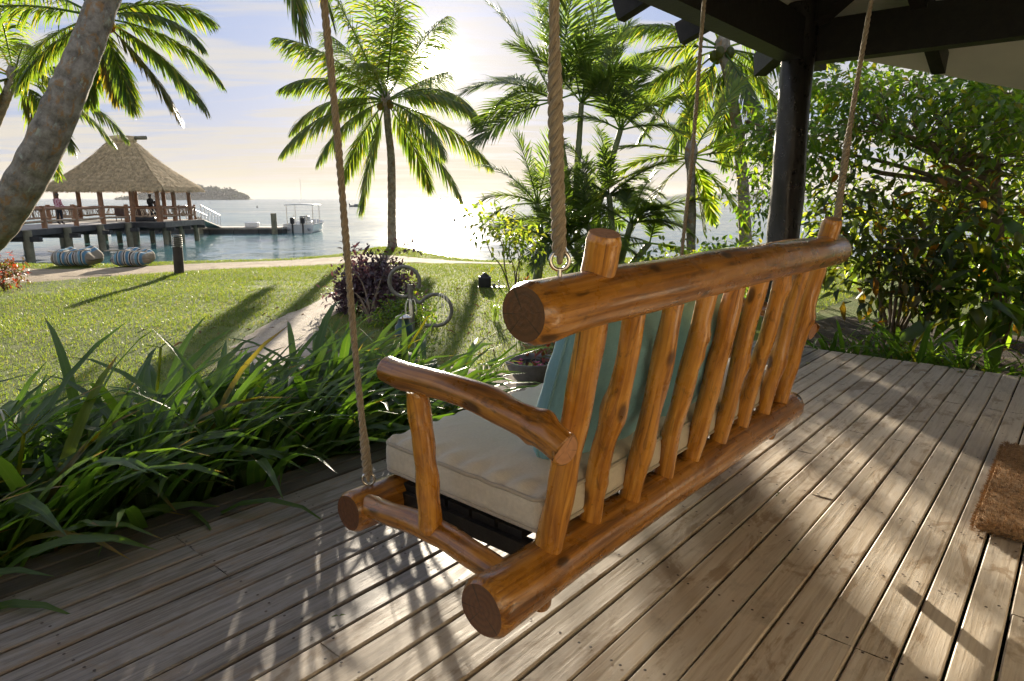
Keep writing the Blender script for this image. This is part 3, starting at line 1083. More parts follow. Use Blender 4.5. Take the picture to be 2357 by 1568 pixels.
# the unseen house front behind the viewer, added for its warm bounce light: the veranda leans on it, its door stands behind the doormat
M['plaster'] = plain('cream_painted_wall', (0.74, 0.66, 0.53), 0.8, 0.06, 1.5, 0.1)
M['door'] = plain('brown_door', (0.23, 0.12, 0.055), 0.45, 0.25, 5, 0.2)
HY = -0.80
hw = empty('house', (3.0, HY, 0), 'cream-walled house carrying the veranda, unseen behind the viewer, added for warm bounce light', 'house')
HO = np.array([3.0, HY, 0.0])


def hpart(name, lo, hi, mat, parent=None):
    mb = MB(); box(mb, np.array(lo, float) - HO, np.array(hi, float) - HO)
    return mb.build(name, mat, parent or hw, False)


hpart('wall', (-6.0, HY - 0.2, -0.45), (2.50, HY, 3.2), M['plaster'])
hpart('wall', (3.62, HY - 0.2, -0.45), (8.6, HY, 3.2), M['plaster'])
hpart('wall', (2.50, HY - 0.2, 2.12), (3.62, HY, 3.2), M['plaster'])
hpart('door_frame', (2.502, HY - 0.16, 0), (2.57, HY + 0.02, 2.118), M['black'])
hpart('door_frame', (3.55, HY - 0.16, 0), (3.618, HY + 0.02, 2.118), M['black'])
hpart('door_frame', (2.572, HY - 0.16, 2.05), (3.548, HY + 0.02, 2.118), M['black'])
dr_ = hpart('door', (2.575, HY - 0.10, 0.01), (3.545, HY - 0.05, 2.045), M['door'])
mb = MB(); tube(mb, np.array([(2.66, HY - 0.05, 1.0), (2.66, HY + 0.01, 1.0), (2.78, HY + 0.01, 1.0)]) - HO, 0.011, 8); mb.build('handle', M['steel'], dr_, True, True)

# ------------------------------------------------------------------ the swing bench
sw = empty('swing_bench', (1.8, 1.1, 0.2), 'varnished log swing bench hanging on ropes above the deck', 'swing')
SO = np.array([1.8, 1.1, 0.2])


def log(name, pts, r0, r1, seed, mats=('log', 'end_dark'), sides=22, segs=34, amp=0.03, bumps=(), cham=0.012, parent=None, ends=(1, 1), cut=None):
    """A peeled pole: knobbly, chamfered at its ends, its cut faces of end grain."""
    P = catmull(pts, segs)
    L = np.linalg.norm(np.diff(P, axis=0), axis=1).sum()
    R = np.linspace(r0, r1, segs)
    T = nrm(np.gradient(P, axis=0))
    if ends[0]:
        P = np.vstack([P[0], P[0] + T[0] * cham, P[1:]]); R = np.concatenate([[r0 * 0.86, r0], R[1:]])
    if ends[1]:
        P = np.vstack([P[:-1], P[-1] - T[-1] * cham, P[-1]]); R = np.concatenate([R[:-1], [r1, r1 * 0.86]])
    kb = knobbly(seed, amp)

    def rad(s, t):
        o = kb(s, t)
        for (bs, bt, ba, bw) in bumps:
            dt = np.angle(np.exp(1j * (t - bt)))
            o = o + ba * np.exp(-((s - bs) * L / bw) ** 2 - (dt * r0 / bw) ** 2)
        return o
    mb = MB()
    tube(mb, P - SO, R, sides, True, rad, 0, 1, ox=seed * 1.37, cut=cut)
    return mb.build(name, [M[mats[0]], M[mats[1]]], parent or sw, True, True)


ZRL, YR = 0.26, 0.86
log('rear_rail', [(0.905, YR, ZRL), (1.8, YR + 0.006, ZRL - 0.004), (2.76, YR - 0.012, ZRL + 0.004)], 0.066, 0.058, 1, ('log_dark', 'end_dark'), 26, 44, 0.025)
log('front_rail', [(0.955, 1.385, 0.29), (1.8, 1.392, 0.287), (2.80, 1.385, 0.292)], 0.055, 0.052, 2, ('log_dark', 'end_dark'), 24, 40, 0.025)
log('top_rail', [(0.872, 0.722, 0.906), (1.4, 0.718, 0.913), (2.1, 0.72, 0.915), (2.72, 0.722, 0.913)], 0.056, 0.057, 4, ('log_dark', 'end_dark'), 28, 48, 0.022,
    [(0.05, 4.2, 0.08, 0.05), (0.62, 2.0, 0.05, 0.04)], 0.016)
sx = [1.112, 1.283, 1.466, 1.655, 1.842, 2.026, 2.216, 2.412, 2.585]
sxb = [1.127, 1.300, 1.484, 1.681, 1.855, 2.051, 2.246, 2.446, 2.619]
kn = {1: [(0.55, 3.0, 0.38, 0.035), (0.52, 0.3, 0.25, 0.04), (0.24, 1.0, 0.2, 0.02)], 3: [(0.74, 0.2, 0.4, 0.025), (0.66, 0.2, 0.3, 0.02)], 2: [(0.3, 0.6, 0.12, 0.06)],
      5: [(0.5, 0.8, 0.35, 0.03)], 6: [(0.86, 0.2, 0.45, 0.03)], 7: [(0.45, 3.0, 0.3, 0.03), (0.4, 0.5, 0.3, 0.04)], 8: [(0.62, 0.3, 0.35, 0.03)], 4: [(0.8, 3.0, 0.2, 0.04)]}
for k, (a, b) in enumerate(zip(sxb, sx)):
    p0 = np.array([a, 0.862, 0.275]); p1 = np.array([b, 0.735, 0.90])
    dz = p1 - p0
    wig = lambda: np.array([rng.normal(0, 0.006), rng.normal(0, 0.004), 0])
    pts = [p0, p0 + dz * 0.33 + wig(), p0 + dz * 0.66 + wig(), p1]
    r0 = 0.033 if k in (0, 8) else 0.0285 + rng.uniform(-0.002, 0.002)
    r1 = 0.031 if k in (0, 8) else 0.026 + rng.uniform(-0.002, 0.002)
    log('back_slat' if k not in (0, 8) else 'back_post', pts, r0, r1, 20 + k, ('log', 'end_pale'), 18, 40, 0.05, kn.get(k, []), 0.004)
# the back posts' tenons stand through the rails
log('post_tenon', [(1.094, 0.722, 0.93), (1.079, 0.694, 1.036)], 0.034, 0.034, 31, ('log', 'end_pale'), 22, 8, 0.02)
log('post_tenon', [(2.565, 0.722, 0.93), (2.553, 0.697, 1.030)], 0.034, 0.034, 32, ('log', 'end_pale'), 22, 8, 0.02)
log('post_tenon', [(1.130, 0.868, 0.24), (1.133, 0.885, 0.145)], 0.030, 0.027, 33, ('log_dark', 'end_dark'), 18, 8, 0.02)
log('post_tenon', [(2.622, 0.868, 0.24), (2.625, 0.885, 0.155)], 0.030, 0.027, 34, ('log_dark', 'end_dark'), 18, 8, 0.02)
log('side_rail', [(0.995, 1.375, 0.305), (1.0, 1.10, 0.318), (1.0, 0.87, 0.285)], 0.030, 0.033, 41, ('log_dark', 'end_dark'), 18, 24, 0.04)
log('side_rail', [(2.72, 1.375, 0.305), (2.715, 1.10, 0.318), (2.71, 0.87, 0.285)], 0.030, 0.033, 42, ('log_dark', 'end_dark'), 18, 24, 0.04)


def arm_pt(y, z, x):
    s = x / 0.92
    return (x, y * s, 1.1 - (1.1 - z) * s)


arm = [arm_pt(1.163, 0.727, 0.945), arm_pt(1.07, 0.722, 0.95), arm_pt(0.946, 0.720, 0.96), arm_pt(0.845, 0.710, 0.972), arm_pt(0.775, 0.695, 0.985), arm_pt(0.718, 0.684, 0.998), arm_pt(0.662, 0.660, 1.01)]
log('armrest', arm, 0.030, 0.034, 51, ('log_dark', 'end_pale'), 22, 70, 0.028, [(0.82, 1.4, 0.38, 0.024), (0.78, 4.9, 0.28, 0.026), (0.13, 4.6, 0.22, 0.03), (0.55, 0.0, 0.12, 0.06)], 0.003, cut=(-0.16, -0.93, -0.12))
log('arm_post', [(0.985, 1.10, 0.325), (0.982, 1.105, 0.5), (0.972, 1.122, 0.672)], 0.028, 0.026, 52, ('log', 'end_dark'), 18, 26, 0.05)
log('armrest', [(2.76, 1.20, 0.66), (2.75, 1.0, 0.655), (2.70, 0.82, 0.625), (2.675, 0.765, 0.598)], 0.030, 0.033, 53, ('log_dark', 'end_pale'), 20, 40, 0.03, [(0.7, 1.0, 0.3, 0.025)], 0.003, cut=(-0.16, -0.93, -0.12))
log('arm_post', [(2.715, 1.10, 0.325), (2.72, 1.105, 0.5), (2.735, 1.11, 0.64)], 0.028, 0.026, 54, ('log', 'end_dark'), 18, 26, 0.05)
for k in range(5):                       # seat boards under the cushion
    y0 = 0.925 + k * 0.087
    mb = MB(); box(mb, np.array((1.115, y0, 0.312)) - SO, np.array((2.66, y0 + 0.076, 0.332)) - SO); mb.build('seat_board', M['black'], sw, False, True)
for x0 in (1.10, 1.85, 2.62):
    mb = MB(); box(mb, np.array((x0, 0.885, 0.27)) - SO, np.array((x0 + 0.035, 1.37, 0.311)) - SO); mb.build('seat_bearer', M['black'], sw, False, True)


def eye_bolt(p, r=0.017, rot=0.0):
    t = np.linspace(0, 2 * np.pi, 25)
    c = np.asarray(p) + np.array([0, 0, r + 0.008])
    ring = c + np.stack([np.cos(t) * r * math.cos(rot), np.cos(t) * r * math.sin(rot), np.sin(t) * r], -1)
    mb = MB(); tube(mb, ring - SO, 0.0038, 8, False)
    tube(mb, np.array([np.asarray(p) + [0, 0, -0.012], np.asarray(p) + [0, 0, 0.010]]) - SO, 0.0045, 8)
    mb.build('eye_bolt', M['steel'], sw, True, True)
    return c


ROT = math.radians(-45)
e1 = eye_bolt((1.026, 1.388, 0.338), 0.016, ROT)
e2 = eye_bolt((0.972, 0.720, 0.966), 0.017, ROT)
e3 = eye_bolt((2.755, 1.388, 0.338), 0.016, ROT)
e4 = eye_bolt((2.687, 0.722, 0.970), 0.017, ROT)


def rope(p, top, splice, label, r=0.0080):
    """Three twisted strands; the lower end spliced thicker; a loop through the eye; loose fibres."""
    root = empty('swing_rope', p, label, 'rope', 'ropes of the swing bench')
    p = np.asarray(p, float); top = np.asarray(top, float)
    d = nrm(top - p)
    L = np.linalg.norm(top - p)
    n = int(L / 0.0042)
    s = np.linspace(0.012, L, n)
    sag = 0.004 * np.sin(s * 5.0)
    e1_ = nrm(np.cross(d, (1, 0.3, 0))); e2_ = np.cross(d, e1_)
    thick = 1 + 0.55 / (1 + np.exp((s - splice) / 0.02)) * (1 - 0.15 * np.exp(-s / 0.03)) + 0.05 * np.sin(s * 31)
    pitch = 0.058
    ax = s[:, None] * d + sag[:, None] * e1_
    for q in range(3):
        ph = 2 * np.pi * (s / pitch + q / 3)
        rr = r * 0.52 * thick
        P = ax + rr[:, None] * (np.cos(ph)[:, None] * e1_ + np.sin(ph)[:, None] * e2_)
        mb = MB(); tube(mb, P, r * 0.60 * thick, 7, True, None, ox=q * 3.1)
        mb.build('strand', M['rope'], root, True, True)
    t = np.linspace(0, 2 * np.pi, 22)
    lp = np.stack([np.cos(t) * 0.011, 0 * t, np.sin(t) * 0.014], -1) @ np.array([[math.cos(ROT + 1.57), math.sin(ROT + 1.57), 0], [0, 1, 0], [0, 0, 1]]) + [0, 0, 0.010]
    mb = MB(); tube(mb, lp, r * 0.6, 7, False); mb.build('thimble_loop', M['rope'], root, True, True)
    mb = MB()
    nf = 260
    k = rng.integers(0, n, nf)
    a = rng.uniform(0, 6.28, nf)
    b0 = ax[k] + (r * thick[k] * 1.02)[:, None] * (np.cos(a)[:, None] * e1_ + np.sin(a)[:, None] * e2_)
    dr = nrm((np.cos(a)[:, None] * e1_ + np.sin(a)[:, None] * e2_) + rng.normal(0, 0.8, (nf, 3)))
    ln = rng.uniform(0.003, 0.010, nf)[:, None]
    sd = nrm(np.cross(dr, d)) * 0.00035
    V = np.stack([b0 - sd, b0 + sd, b0 + dr * ln], 1).reshape(-1, 3)
    mb.add(V, None, np.arange(nf * 3).reshape(-1, 3)); tag(mb.build('loose_fibres', M['rope'], root, True, True), kind='stuff')
    return root


rope(e1, (0.815, 1.235, 2.30), 0.14, 'grey rope tied to the near end of the front rail, beside the armrest')
rope(e2, (0.835, 0.665, 2.30), 0.34, 'thick twisted rope rising from the near end of the top rail')
rope(e3, (2.812, 1.335, 2.30), 0.14, 'thin rope passing behind the middle of the top rail')
rope(e4, (2.803, 0.690, 2.30), 0.34, 'pale rope beside the black post at the far end of the top rail')


# seat cushion with two lines of piping
def puff(V):
    V = V.copy()
    u = np.clip(V[:, 0] / 0.785, -1, 1); v = np.clip(V[:, 1] / 0.29, -1, 1)
    d = (1 - u ** 4) * (1 - v ** 4)
    up = V[:, 2] > 0
    edge = np.minimum(1 - np.abs(u), (1 - np.abs(v)) * 0.38)
    wr = 0.0045 * np.sin(V[:, 0] * 95 + 2.0 * np.sin(V[:, 1] * 17)) * np.exp(-((1 - np.abs(v)) / 0.12) ** 2) + 0.005 * np.sin(V[:, 1] * 78 + 3 * np.sin(V[:, 0] * 9)) * np.exp(-((1 - np.abs(u)) / 0.07) ** 2)
    V[:, 2] += np.where(up, 0.034 * d, 0) + wr * 1.8 * np.clip((V[:, 2] - 0.030) / 0.022, 0, 1)
    return V


mb = MB()
rounded_box(mb, (1.57, 0.58, 0.104), 0.036, 80, puff)
weld(mb)
cu = mb.build('seat_cushion', M['cream'])
cu.location = (1.893, 1.146, 0.390)
cu.rotation_euler = (math.radians(0.8), 0, 0)
tag(cu, 'long cream seat cushion with piped edges on the swing bench', 'cushion')


def rrect(hx, hy, r, n=10):
    pts = []
    for (cx, cy_, a0) in ((hx - r, hy - r, 0), (-hx + r, hy - r, 90), (-hx + r, -hy + r, 180), (hx - r, -hy + r, 270)):
        for a in np.linspace(a0, a0 + 90, n):
            pts.append((cx + r * math.cos(math.radians(a)), cy_ + r * math.sin(math.radians(a)), 0))
    pts.append(pts[0])
    return np.array(pts)


for zz in (0.038, -0.038):
    mb = MB()
    P = rrect(0.781, 0.286, 0.036)
    P = P + np.array([0, 0, zz])
    Pd = np.concatenate([np.linspace(P[i], P[i + 1], 12, endpoint=False) for i in range(len(P) - 1)] + [P[-1:]])
    if zz > 0:
        Pd[:, 2] += 0.002 * np.sin(Pd[:, 0] * 40) + 0.002 * np.sin(Pd[:, 1] * 60)
    tube(mb, Pd, 0.0055, 7, False)
    mb.build('piping', M['cream_pipe'], cu, True, True)


def pillow(label, cx, w, h, lean, y, z, roll, seed):
    r = np.random.default_rng(seed)
    n = 40
    u, v = np.meshgrid(np.linspace(-1, 1, n), np.linspace(-1, 1, n), indexing='ij')
    mb = MB()
    pin = 1 - 0.07 * (1 - u ** 2) * 0 
    pull = 1 - 0.13 * (np.abs(u * v)) ** 5
    X = u * w / 2 * (1 - 0.05 * (1 - v ** 2)) * pull; Y = v * h / 2 * (1 - 0.05 * (1 - u ** 2)) * pull
    T = (1 - np.abs(u) ** 2.6) ** 0.5 * (1 - np.abs(v) ** 2.6) ** 0.5
    fold = 0.004 * np.sin(u * 9 + 3 * v + seed) + 0.003 * np.sin(v * 14 - 4 * u)
    for sg in (-1, 1):
        Z = sg * (0.098 * T) + fold * T
        V = np.stack([X, Y, Z], -1).reshape(-1, 3)
        i, j = np.meshgrid(np.arange(n - 1), np.arange(n - 1), indexing='ij'); a = i * n + j
        Q = np.stack([a, a + n, a + n + 1, a + 1], -1).reshape(-1, 4)
        mb.add(V, Q if sg > 0 else Q[:, ::-1])
    weld(mb)
    o = mb.build('throw_pillow', M['teal'])
    ring = np.vstack([np.stack([X[:, 0], Y[:, 0], 0 * X[:, 0]], -1), np.stack([X[-1, :], Y[-1, :], 0 * X[-1, :]], -1), np.stack([X[::-1, -1], Y[::-1, -1], 0 * X[:, 0]], -1), np.stack([X[0, ::-1], Y[0, ::-1], 0 * X[:, 0]], -1)])
    keep = np.concatenate([[True], np.linalg.norm(np.diff(ring, axis=0), axis=1) > 1e-6])
    mb = MB(); tube(mb, ring[keep], 0.004, 6, False); mb.build('seam', M['teal'], o, True, True)
    o.location = (cx, y, z)
    o.rotation_euler = (math.radians(90 - lean) * -1 + math.pi, 0, roll)
    o.rotation_euler = (math.radians(90 + lean), math.radians(3 if seed % 2 else -4), roll)
    tag(o, label, 'pillow', 'teal pillows on the swing')
    return o


pillow('teal linen pillow behind the first back slats, nearest the rope', 1.47, 0.47, 0.46, 15, 0.925, 0.642, math.radians(-3), 1)
pillow('teal linen pillow behind the middle back slats', 1.93, 0.45, 0.43, 16, 0.915, 0.632, math.radians(5), 2)

# doormat
mat_o = empty('doormat', (3.07, -0.09, 0), 'thick brown coir doormat lying on the boards', 'doormat')
mb = MB(); rounded_box(mb, (0.97, 0.52, 0.04), 0.02, 14, lambda V: V + np.array([0, 0, 0.024])); weld(mb)
mb.build('mat_pad', M['coir'], mat_o)
nf = 26000
P = np.stack([rng.uniform(-0.485, 0.485, nf), rng.uniform(-0.26, 0.26, nf), np.full(nf, 0.040)], -1)
rim = rng.random(nf) < 0.25
sd_ = rng.integers(0, 4, nf)
P[rim & (sd_ == 0), 0] = -0.485; P[rim & (sd_ == 1), 0] = 0.485; P[rim & (sd_ == 2), 1] = -0.26; P[rim & (sd_ == 3), 1] = 0.26
P[rim, 2] = rng.uniform(0.004, 0.042, rim.sum())
outw = np.zeros((nf, 3))
outw[rim & (sd_ == 0), 0] = -1; outw[rim & (sd_ == 1), 0] = 1; outw[rim & (sd_ == 2), 1] = -1; outw[rim & (sd_ == 3), 1] = 1
D = nrm(outw * 1.0 + np.array([0, 0, 1.0]) * np.where(rim, 0.2, 1.0)[:, None] + rng.normal(0, 0.45, (nf, 3)) + np.array([-0.35, 0.1, 0]))
D[:, 2] = np.abs(D[:, 2])
ln = rng.uniform(0.008, 0.020, nf)[:, None]
S_ = nrm(np.cross(D, rand_dirs(nf))) * 0.0012
mb = MB(); mb.add(np.stack([P - S_, P + S_, P + D * ln], 1).reshape(-1, 3), None, np.arange(nf * 3).reshape(-1, 3))
tag(mb.build('coir_pile', M['coir'], mat_o), kind='stuff')


# ------------------------------------------------------------------ palms
def frond(base, d0, L, g, nl=56, ll=0.62, lw=0.036, hang=0.55, rr=0.022, fwd=(35, 68), n=22, roll=0.0, start=0.14, tip_up=0.0, gap=0.0):
    """A feather frond: arching rachis with folded leaflets on both sides that hang by their own weight."""
    ds = L / n
    d = nrm(d0); p = np.zeros(3); P = [p]; Ds = [d]
    for i in range(n):
        s = (i + 0.5) / n
        d = nrm(d + np.array([0, 0, -1.0]) * g * (0.25 + 1.5 * s) / n)
        p = p + d * ds
        P.append(p); Ds.append(d)
    P = np.array(P); Ds = np.array(Ds)
    side0 = np.cross(Ds[0], (0, 0, 1.0))
    if np.linalg.norm(side0) < 0.25:
        side0 = RT + 0.3 * FW
    S = []
    s_ = nrm(side0)
    for i in range(n + 1):
        c = np.cross(Ds[i], (0, 0, 1.0))
        if np.linalg.norm(c) > 0.3 and c @ s_ > 0:
            s_ = nrm(0.7 * s_ + 0.3 * nrm(c))
        s_ = nrm(s_ - Ds[i] * (s_ @ Ds[i]))
        S.append(s_)
    S = np.array(S); Nn = np.cross(S, Ds)
    if roll:
        S, Nn = S * math.cos(roll) + Nn * math.sin(roll), Nn * math.cos(roll) - S * math.sin(roll)
    mb = MB()
    tube(mb, P, rr * (1 - 0.86 * np.linspace(0, 1, n + 1)), 5, False)
    t = start + (1 - start) * (np.arange(nl) + 0.5) / nl
    t = np.concatenate([t, t]); sg = np.concatenate([np.ones(nl), -np.ones(nl)])
    t = np.clip(t + rng.normal(0, 0.004, len(t)), 0, 1)
    if gap:
        keep = rng.random(len(t)) > gap
        t = t[keep]; sg = sg[keep]
    m = len(t)
    fi = t * n; k = np.minimum(fi.astype(int), n - 1); f = (fi - k)[:, None]
    bp = P[k] * (1 - f) + P[k + 1] * f
    bd = nrm(Ds[k] * (1 - f) + Ds[k + 1] * f); bs = nrm(S[k] * (1 - f) + S[k + 1] * f); bn = nrm(Nn[k] * (1 - f) + Nn[k + 1] * f)
    ang = np.radians(fwd[0] + (fwd[1] - fwd[0]) * t + rng.normal(0, 7, m))[:, None]
    u = (t - start) / (1 - start)
    prof = np.clip(np.sin(np.pi * (0.16 + 0.80 * u)), 0.05, 1) ** 0.65
    ln = (ll * prof * rng.uniform(0.72, 1.10, m))[:, None]
    ld = nrm(bs * sg[:, None] * np.cos(ang) + bd * np.sin(ang) + bn * rng.uniform(0.10, 0.30, m)[:, None])
    hg = hang * rng.uniform(0.6, 1.3, m)[:, None]
    w = lw * (0.6 + 0.4 * prof)[:, None]
    secs = []
    q = bp; dirv = ld
    for j, (fr, wf) in enumerate(((0.0, 0.55), (0.34, 1.0), (0.70, 0.72), (1.0, 0.0))):
        if j:
            stp = fr - pf
            dirv = nrm(dirv + np.array([0, 0, -1.0]) * hg * stp * 1.2)
            q = q + dirv * ln * stp
        pf = fr
        wd = nrm(np.cross(dirv, np.cross(bd, dirv)))
        if wf > 0:
            secs += [q - wd * w * wf * 0.5, q + wd * w * wf * 0.5]
        else:
            secs += [q]
    V = np.stack(secs, 1).reshape(-1, 3)
    b = (np.arange(m) * 7)[:, None]
    Q = np.concatenate([b + np.array([[0, 1, 3, 2]]), b + np.array([[2, 3, 5, 4]])])
    T = b + np.array([[4, 5, 6]])
    mb.add(V, Q, T)
    return mb


def vdir(phi, dep):
    a = math.radians(phi); e = math.radians(dep)
    return math.cos(e) * (math.sin(a) * RT + math.cos(a) * UPV) + math.sin(e) * FW


def palm(name, trunk, r0, r1, fronds, label, group, mat='palm', ll=0.62, nuts=0, fibre=True, lw=0.036, hang=0.55, nl=56, extra=None, wob=0.03, cat='palm tree', swell=0.35):
    base = np.asarray(trunk[0], float)
    root = empty(name, base, label, cat, group)
    P = catmull(trunk, 46)
    L = np.linspace(0, 1, 46)
    R = r0 + (r1 - r0) * L + r0 * swell * np.exp(-L / 0.05)
    rings = lambda s, t: 1 + 0.035 * np.sin(s * 150) * (0.6 + 0.4 * np.sin(t + s * 9)) + wob * np.sin(t * 2 + s * 14) + wob * np.sin(3 * t - s * 23)
    P2 = catmull(trunk, 150); R2 = np.interp(np.linspace(0, 1, 150), L, R)
    mb = MB(); tube(mb, P2 - base, R2, 16, True, rings, ox=base[0]); mb.build('trunk', M['palm_bark'], root, True, True)
    top = np.asarray(trunk[-1], float) - base
    if fibre:
        mb = MB(); tube(mb, catmull([top - [0, 0, 0.18], top + [0, 0, 0.1], top + [0, 0, 0.35]], 8), np.array([r1 * 1.05, r1 * 1.25, r1 * 1.5, r1 * 1.6, r1 * 1.5, r1 * 1.2, r1 * 0.9, r1 * 0.5]), 10, True)
        mb.build('crown_shaft', M['palm_bark'], root, True, True)
    for k, fr in enumerate(fronds):
        phi, dep, ln, g = fr[:4]
        mt = fr[4] if len(fr) > 4 else mat
        mb = frond(top, vdir(phi, dep), ln, g, nl, ll * min(1.15, 0.55 + 0.45 * ln / 3.2), lw, hang, 0.024 * ln / 3.2 + 0.004, roll=rng.normal(0, 0.25), gap=0.10)
        d0 = vdir(phi, dep)
        mb.V = [v + top + d0 * r1 * 0.6 for v in mb.V]
        mb.build('frond', M[mt], root)
    for k in range(nuts):
        a = k * 2.4
        mb = MB(); lathe(mb, [(0.001, -0.13), (0.07, -0.10), (0.10, -0.02), (0.09, 0.06), (0.05, 0.11), (0.001, 0.125)], 10, top + np.array([0.17 * math.cos(a), 0.17 * math.sin(a), -0.10 - 0.06 * (k % 2)]))
        mb.build('coconut', M['palm_y'], root)
    return root


G_PALM = 'coconut palms around the lawn and beach'
# the palm on the sand spit in front of the sun
pb = on(903, 572, LAWN + 0.05)
dC = pb @ FW
cr = at(888, 232, dC)
palm('coconut_palm', [pb - [0, 0, 0.15], pb + np.array([0, 0, 1.0]) + RT * 0.02, at(901, 380, dC), at(893, 290, dC), cr], 0.135, 0.095, [
    (-62, -12, 3.0, 1.05), (-80, 10, 3.25, 1.15), (-98, -14, 3.4, 0.95), (-165, -20, 3.3, 0.6), (132, -14, 3.6, 0.65), (106, 12, 3.6, 0.75),
    (76, -10, 3.0, 1.2), (62, 22, 3.0, 1.4), (46, 52, 3.4, 0.15), (-22, -12, 4.0, 0.32), (-6, 8, 4.1, 0.12), (11, -18, 4.0, 0.22), (24, 30, 4.0, 0.45),
    (-35, 28, 3.8, 0.5), (-47, -32, 3.4, 0.65), (18, -45, 3.6, 0.6), (-68, 45, 3.5, 0.9), (150, 30, 3.0, 0.6), (-130, 35, 3.2, 0.7), (112, -40, 3.0, 0.9), (-3, -62, 3.0, 0.9),
    (-120, -45, 3.0, 0.9), (-20, 50, 3.6, 0.5)],
    'coconut palm on the sand spit with the low sun behind its crown', G_PALM, 'palm', 1.05, 4, lw=0.041, nl=116, hang=1.3)

# the big leaning trunk at the left, its crown above the picture
dL = 7.6
lb = at(-150, 690, dL); lb[2] = LAWN - 0.1
palm('coconut_palm', [lb, at(-75, 600, dL), at(2, 507, dL), at(76, 385, dL), at(147, 234, dL + 0.1), at(186, 140, dL + 0.2), at(236, 5, dL + 0.4), at(300, -170, dL + 0.7), at(350, -320, dL + 0.9), at(400, -455, dL + 1.2)], 0.225, 0.125, [
    (130, -4, 2.85, 2.0), (122, 6, 2.85, 1.7), (-60, -20, 3.2, 1.0), (-85, 20, 3.3, 1.1), (-20, 30, 3.4, 0.8), (15, -30, 3.4, 0.8), (35, 35, 3.4, 0.9), (-40, 55, 3.2, 0.9), (-100, -40, 2.6, 0.8), (100, 50, 2.6, 1.2), (0, 70, 3.2, 1.0), (5, -75, 3.0, 1.1)],
    'large coconut palm with lichen-spotted leaning trunk in the left foreground', G_PALM, 'palm', 0.80, 0, lw=0.032, nl=105, hang=1.1, wob=0.022, swell=0.1)

# the palm whose crown hangs behind that trunk
dA = 12.5
ab = at(-75, 620, dA); ab[2] = LAWN - 0.1
palm('coconut_palm', [ab, at(10, 498, dA), at(76, 385, dA), at(147, 234, dA), at(200, 105, dA), at(226, 40, dA)], 0.14, 0.10, [
    (78, 0, 1.9, 1.35), (96, 14, 2.2, 1.15), (116, -6, 2.4, 0.85), (134, 6, 2.0, 0.9, 'palm_y'), (152, -16, 1.7, 0.7), (178, 14, 1.3, 0.5, 'palm_y'), (60, 25, 1.9, 1.1), (35, 0, 2.4, 0.8), (5, 25, 2.8, 0.5),
    (-30, -15, 2.8, 0.9), (-60, 10, 2.8, 1.1), (-80, -25, 2.7, 1.1), (-95, 20, 2.6, 1.0), (-120, -15, 1.8, 0.8), (-150, 20, 1.5, 0.7), (20, -50, 2.6, 0.8), (-10, 60, 2.6, 0.8), (120, 45, 1.9, 0.9)],
    'coconut palm with yellow-tinged drooping fronds above the thatched pavilion', G_PALM, 'palm', 0.76, 5, lw=0.030, nl=110, hang=1.1)
# one more at the left rim
dB = 18.0
bb = at(-130, 620, dB); bb[2] = LAWN - 0.3
palm('coconut_palm', [bb, at(-90, 480, dB), at(-30, 330, dB), at(18, 215, dB), at(34, 178, dB)], 0.15, 0.11, [
    (70, 0, 2.6, 1.3), (100, 10, 2.9, 1.1), (130, -10, 2.3, 0.8), (160, 0, 2.0, 0.5, 'palm_y'), (-70, 0, 3.0, 1.3), (-100, 10, 3.0, 1.0), (-140, -10, 2.2, 0.6, 'palm_y'), (40, 20, 3.0, 0.8), (10, -20, 3.2, 0.5), (-25, 10, 3.2, 0.6),
    (-50, -30, 3.0, 0.9), (55, -40, 2.8, 1.0), (180, 30, 2.6, 0.5), (115, 45, 2.6, 1.0), (-115, -40, 2.6, 1.0), (85, -30, 2.8, 1.1)],
    'coconut palm cut by the left picture edge behind the leaning trunk', G_PALM, 'palm', 0.85, 3, lw=0.036, nl=104, hang=1.1)

# right: the tall palm under the eave
dR = 15.0
rb = at(1722, 600, dR); rb[2] = LAWN - 0.1
palm('coconut_palm', [rb, at(1710, 430, dR), at(1700, 320, dR), at(1682, 200, dR), at(1662, 112, dR)], 0.135, 0.105, [
    (-66, -8, 2.9, 1.15), (-84, 0, 2.6, 0.95), (-108, -12, 2.6, 0.75), (-128, 10, 2.4, 0.7), (-150, -12, 2.5, 0.5), (170, 12, 2.4, 0.45), (148, -10, 2.4, 0.55), (122, 5, 2.6, 0.8), (98, -5, 2.7, 1.0), (72, 10, 2.8, 1.1),
    (40, 0, 2.8, 0.8), (5, 15, 2.8, 0.5), (-30, -10, 2.8, 0.6), (-48, 35, 2.7, 0.9), (-100, 45, 2.5, 0.9), (85, 45, 2.5, 1.0), (160, -45, 2.3, 0.7), (-165, 40, 2.2, 0.5)],
    'coconut palm with slim trunk below the black eave beam', G_PALM, 'palm', 0.80, 5, lw=0.032, nl=110, hang=1.1)
# a young bright palm in front of it
dY = 11.5
yb = at(1590, 640, dY); yb[2] = LAWN - 0.1
palm('young_coconut_palm', [yb, at(1591, 500, dY), at(1590, 362, dY)], 0.085, 0.07, [
    (-70, 0, 1.35, 0.8), (-100, 8, 2.0, 0.9), (-35, 10, 1.6, 0.5), (-8, -10, 1.6, 0.25), (58, 0, 1.7, 0.45), (78, 12, 1.7, 0.8), (100, -8, 1.8, 0.9), (128, 6, 1.6, 0.8), (30, 15, 1.7, 0.5), (-135, 5, 1.6, 0.7), (165, 0, 1.2, 0.4), (145, 25, 1.3, 0.6), (60, -45, 1.5, 0.8), (-80, 45, 1.5, 0.8)],
    'young bright green palm with short trunk in front of the tall one', G_PALM, 'shrub', 0.55, 0, lw=0.034, hang=0.35, nl=64)


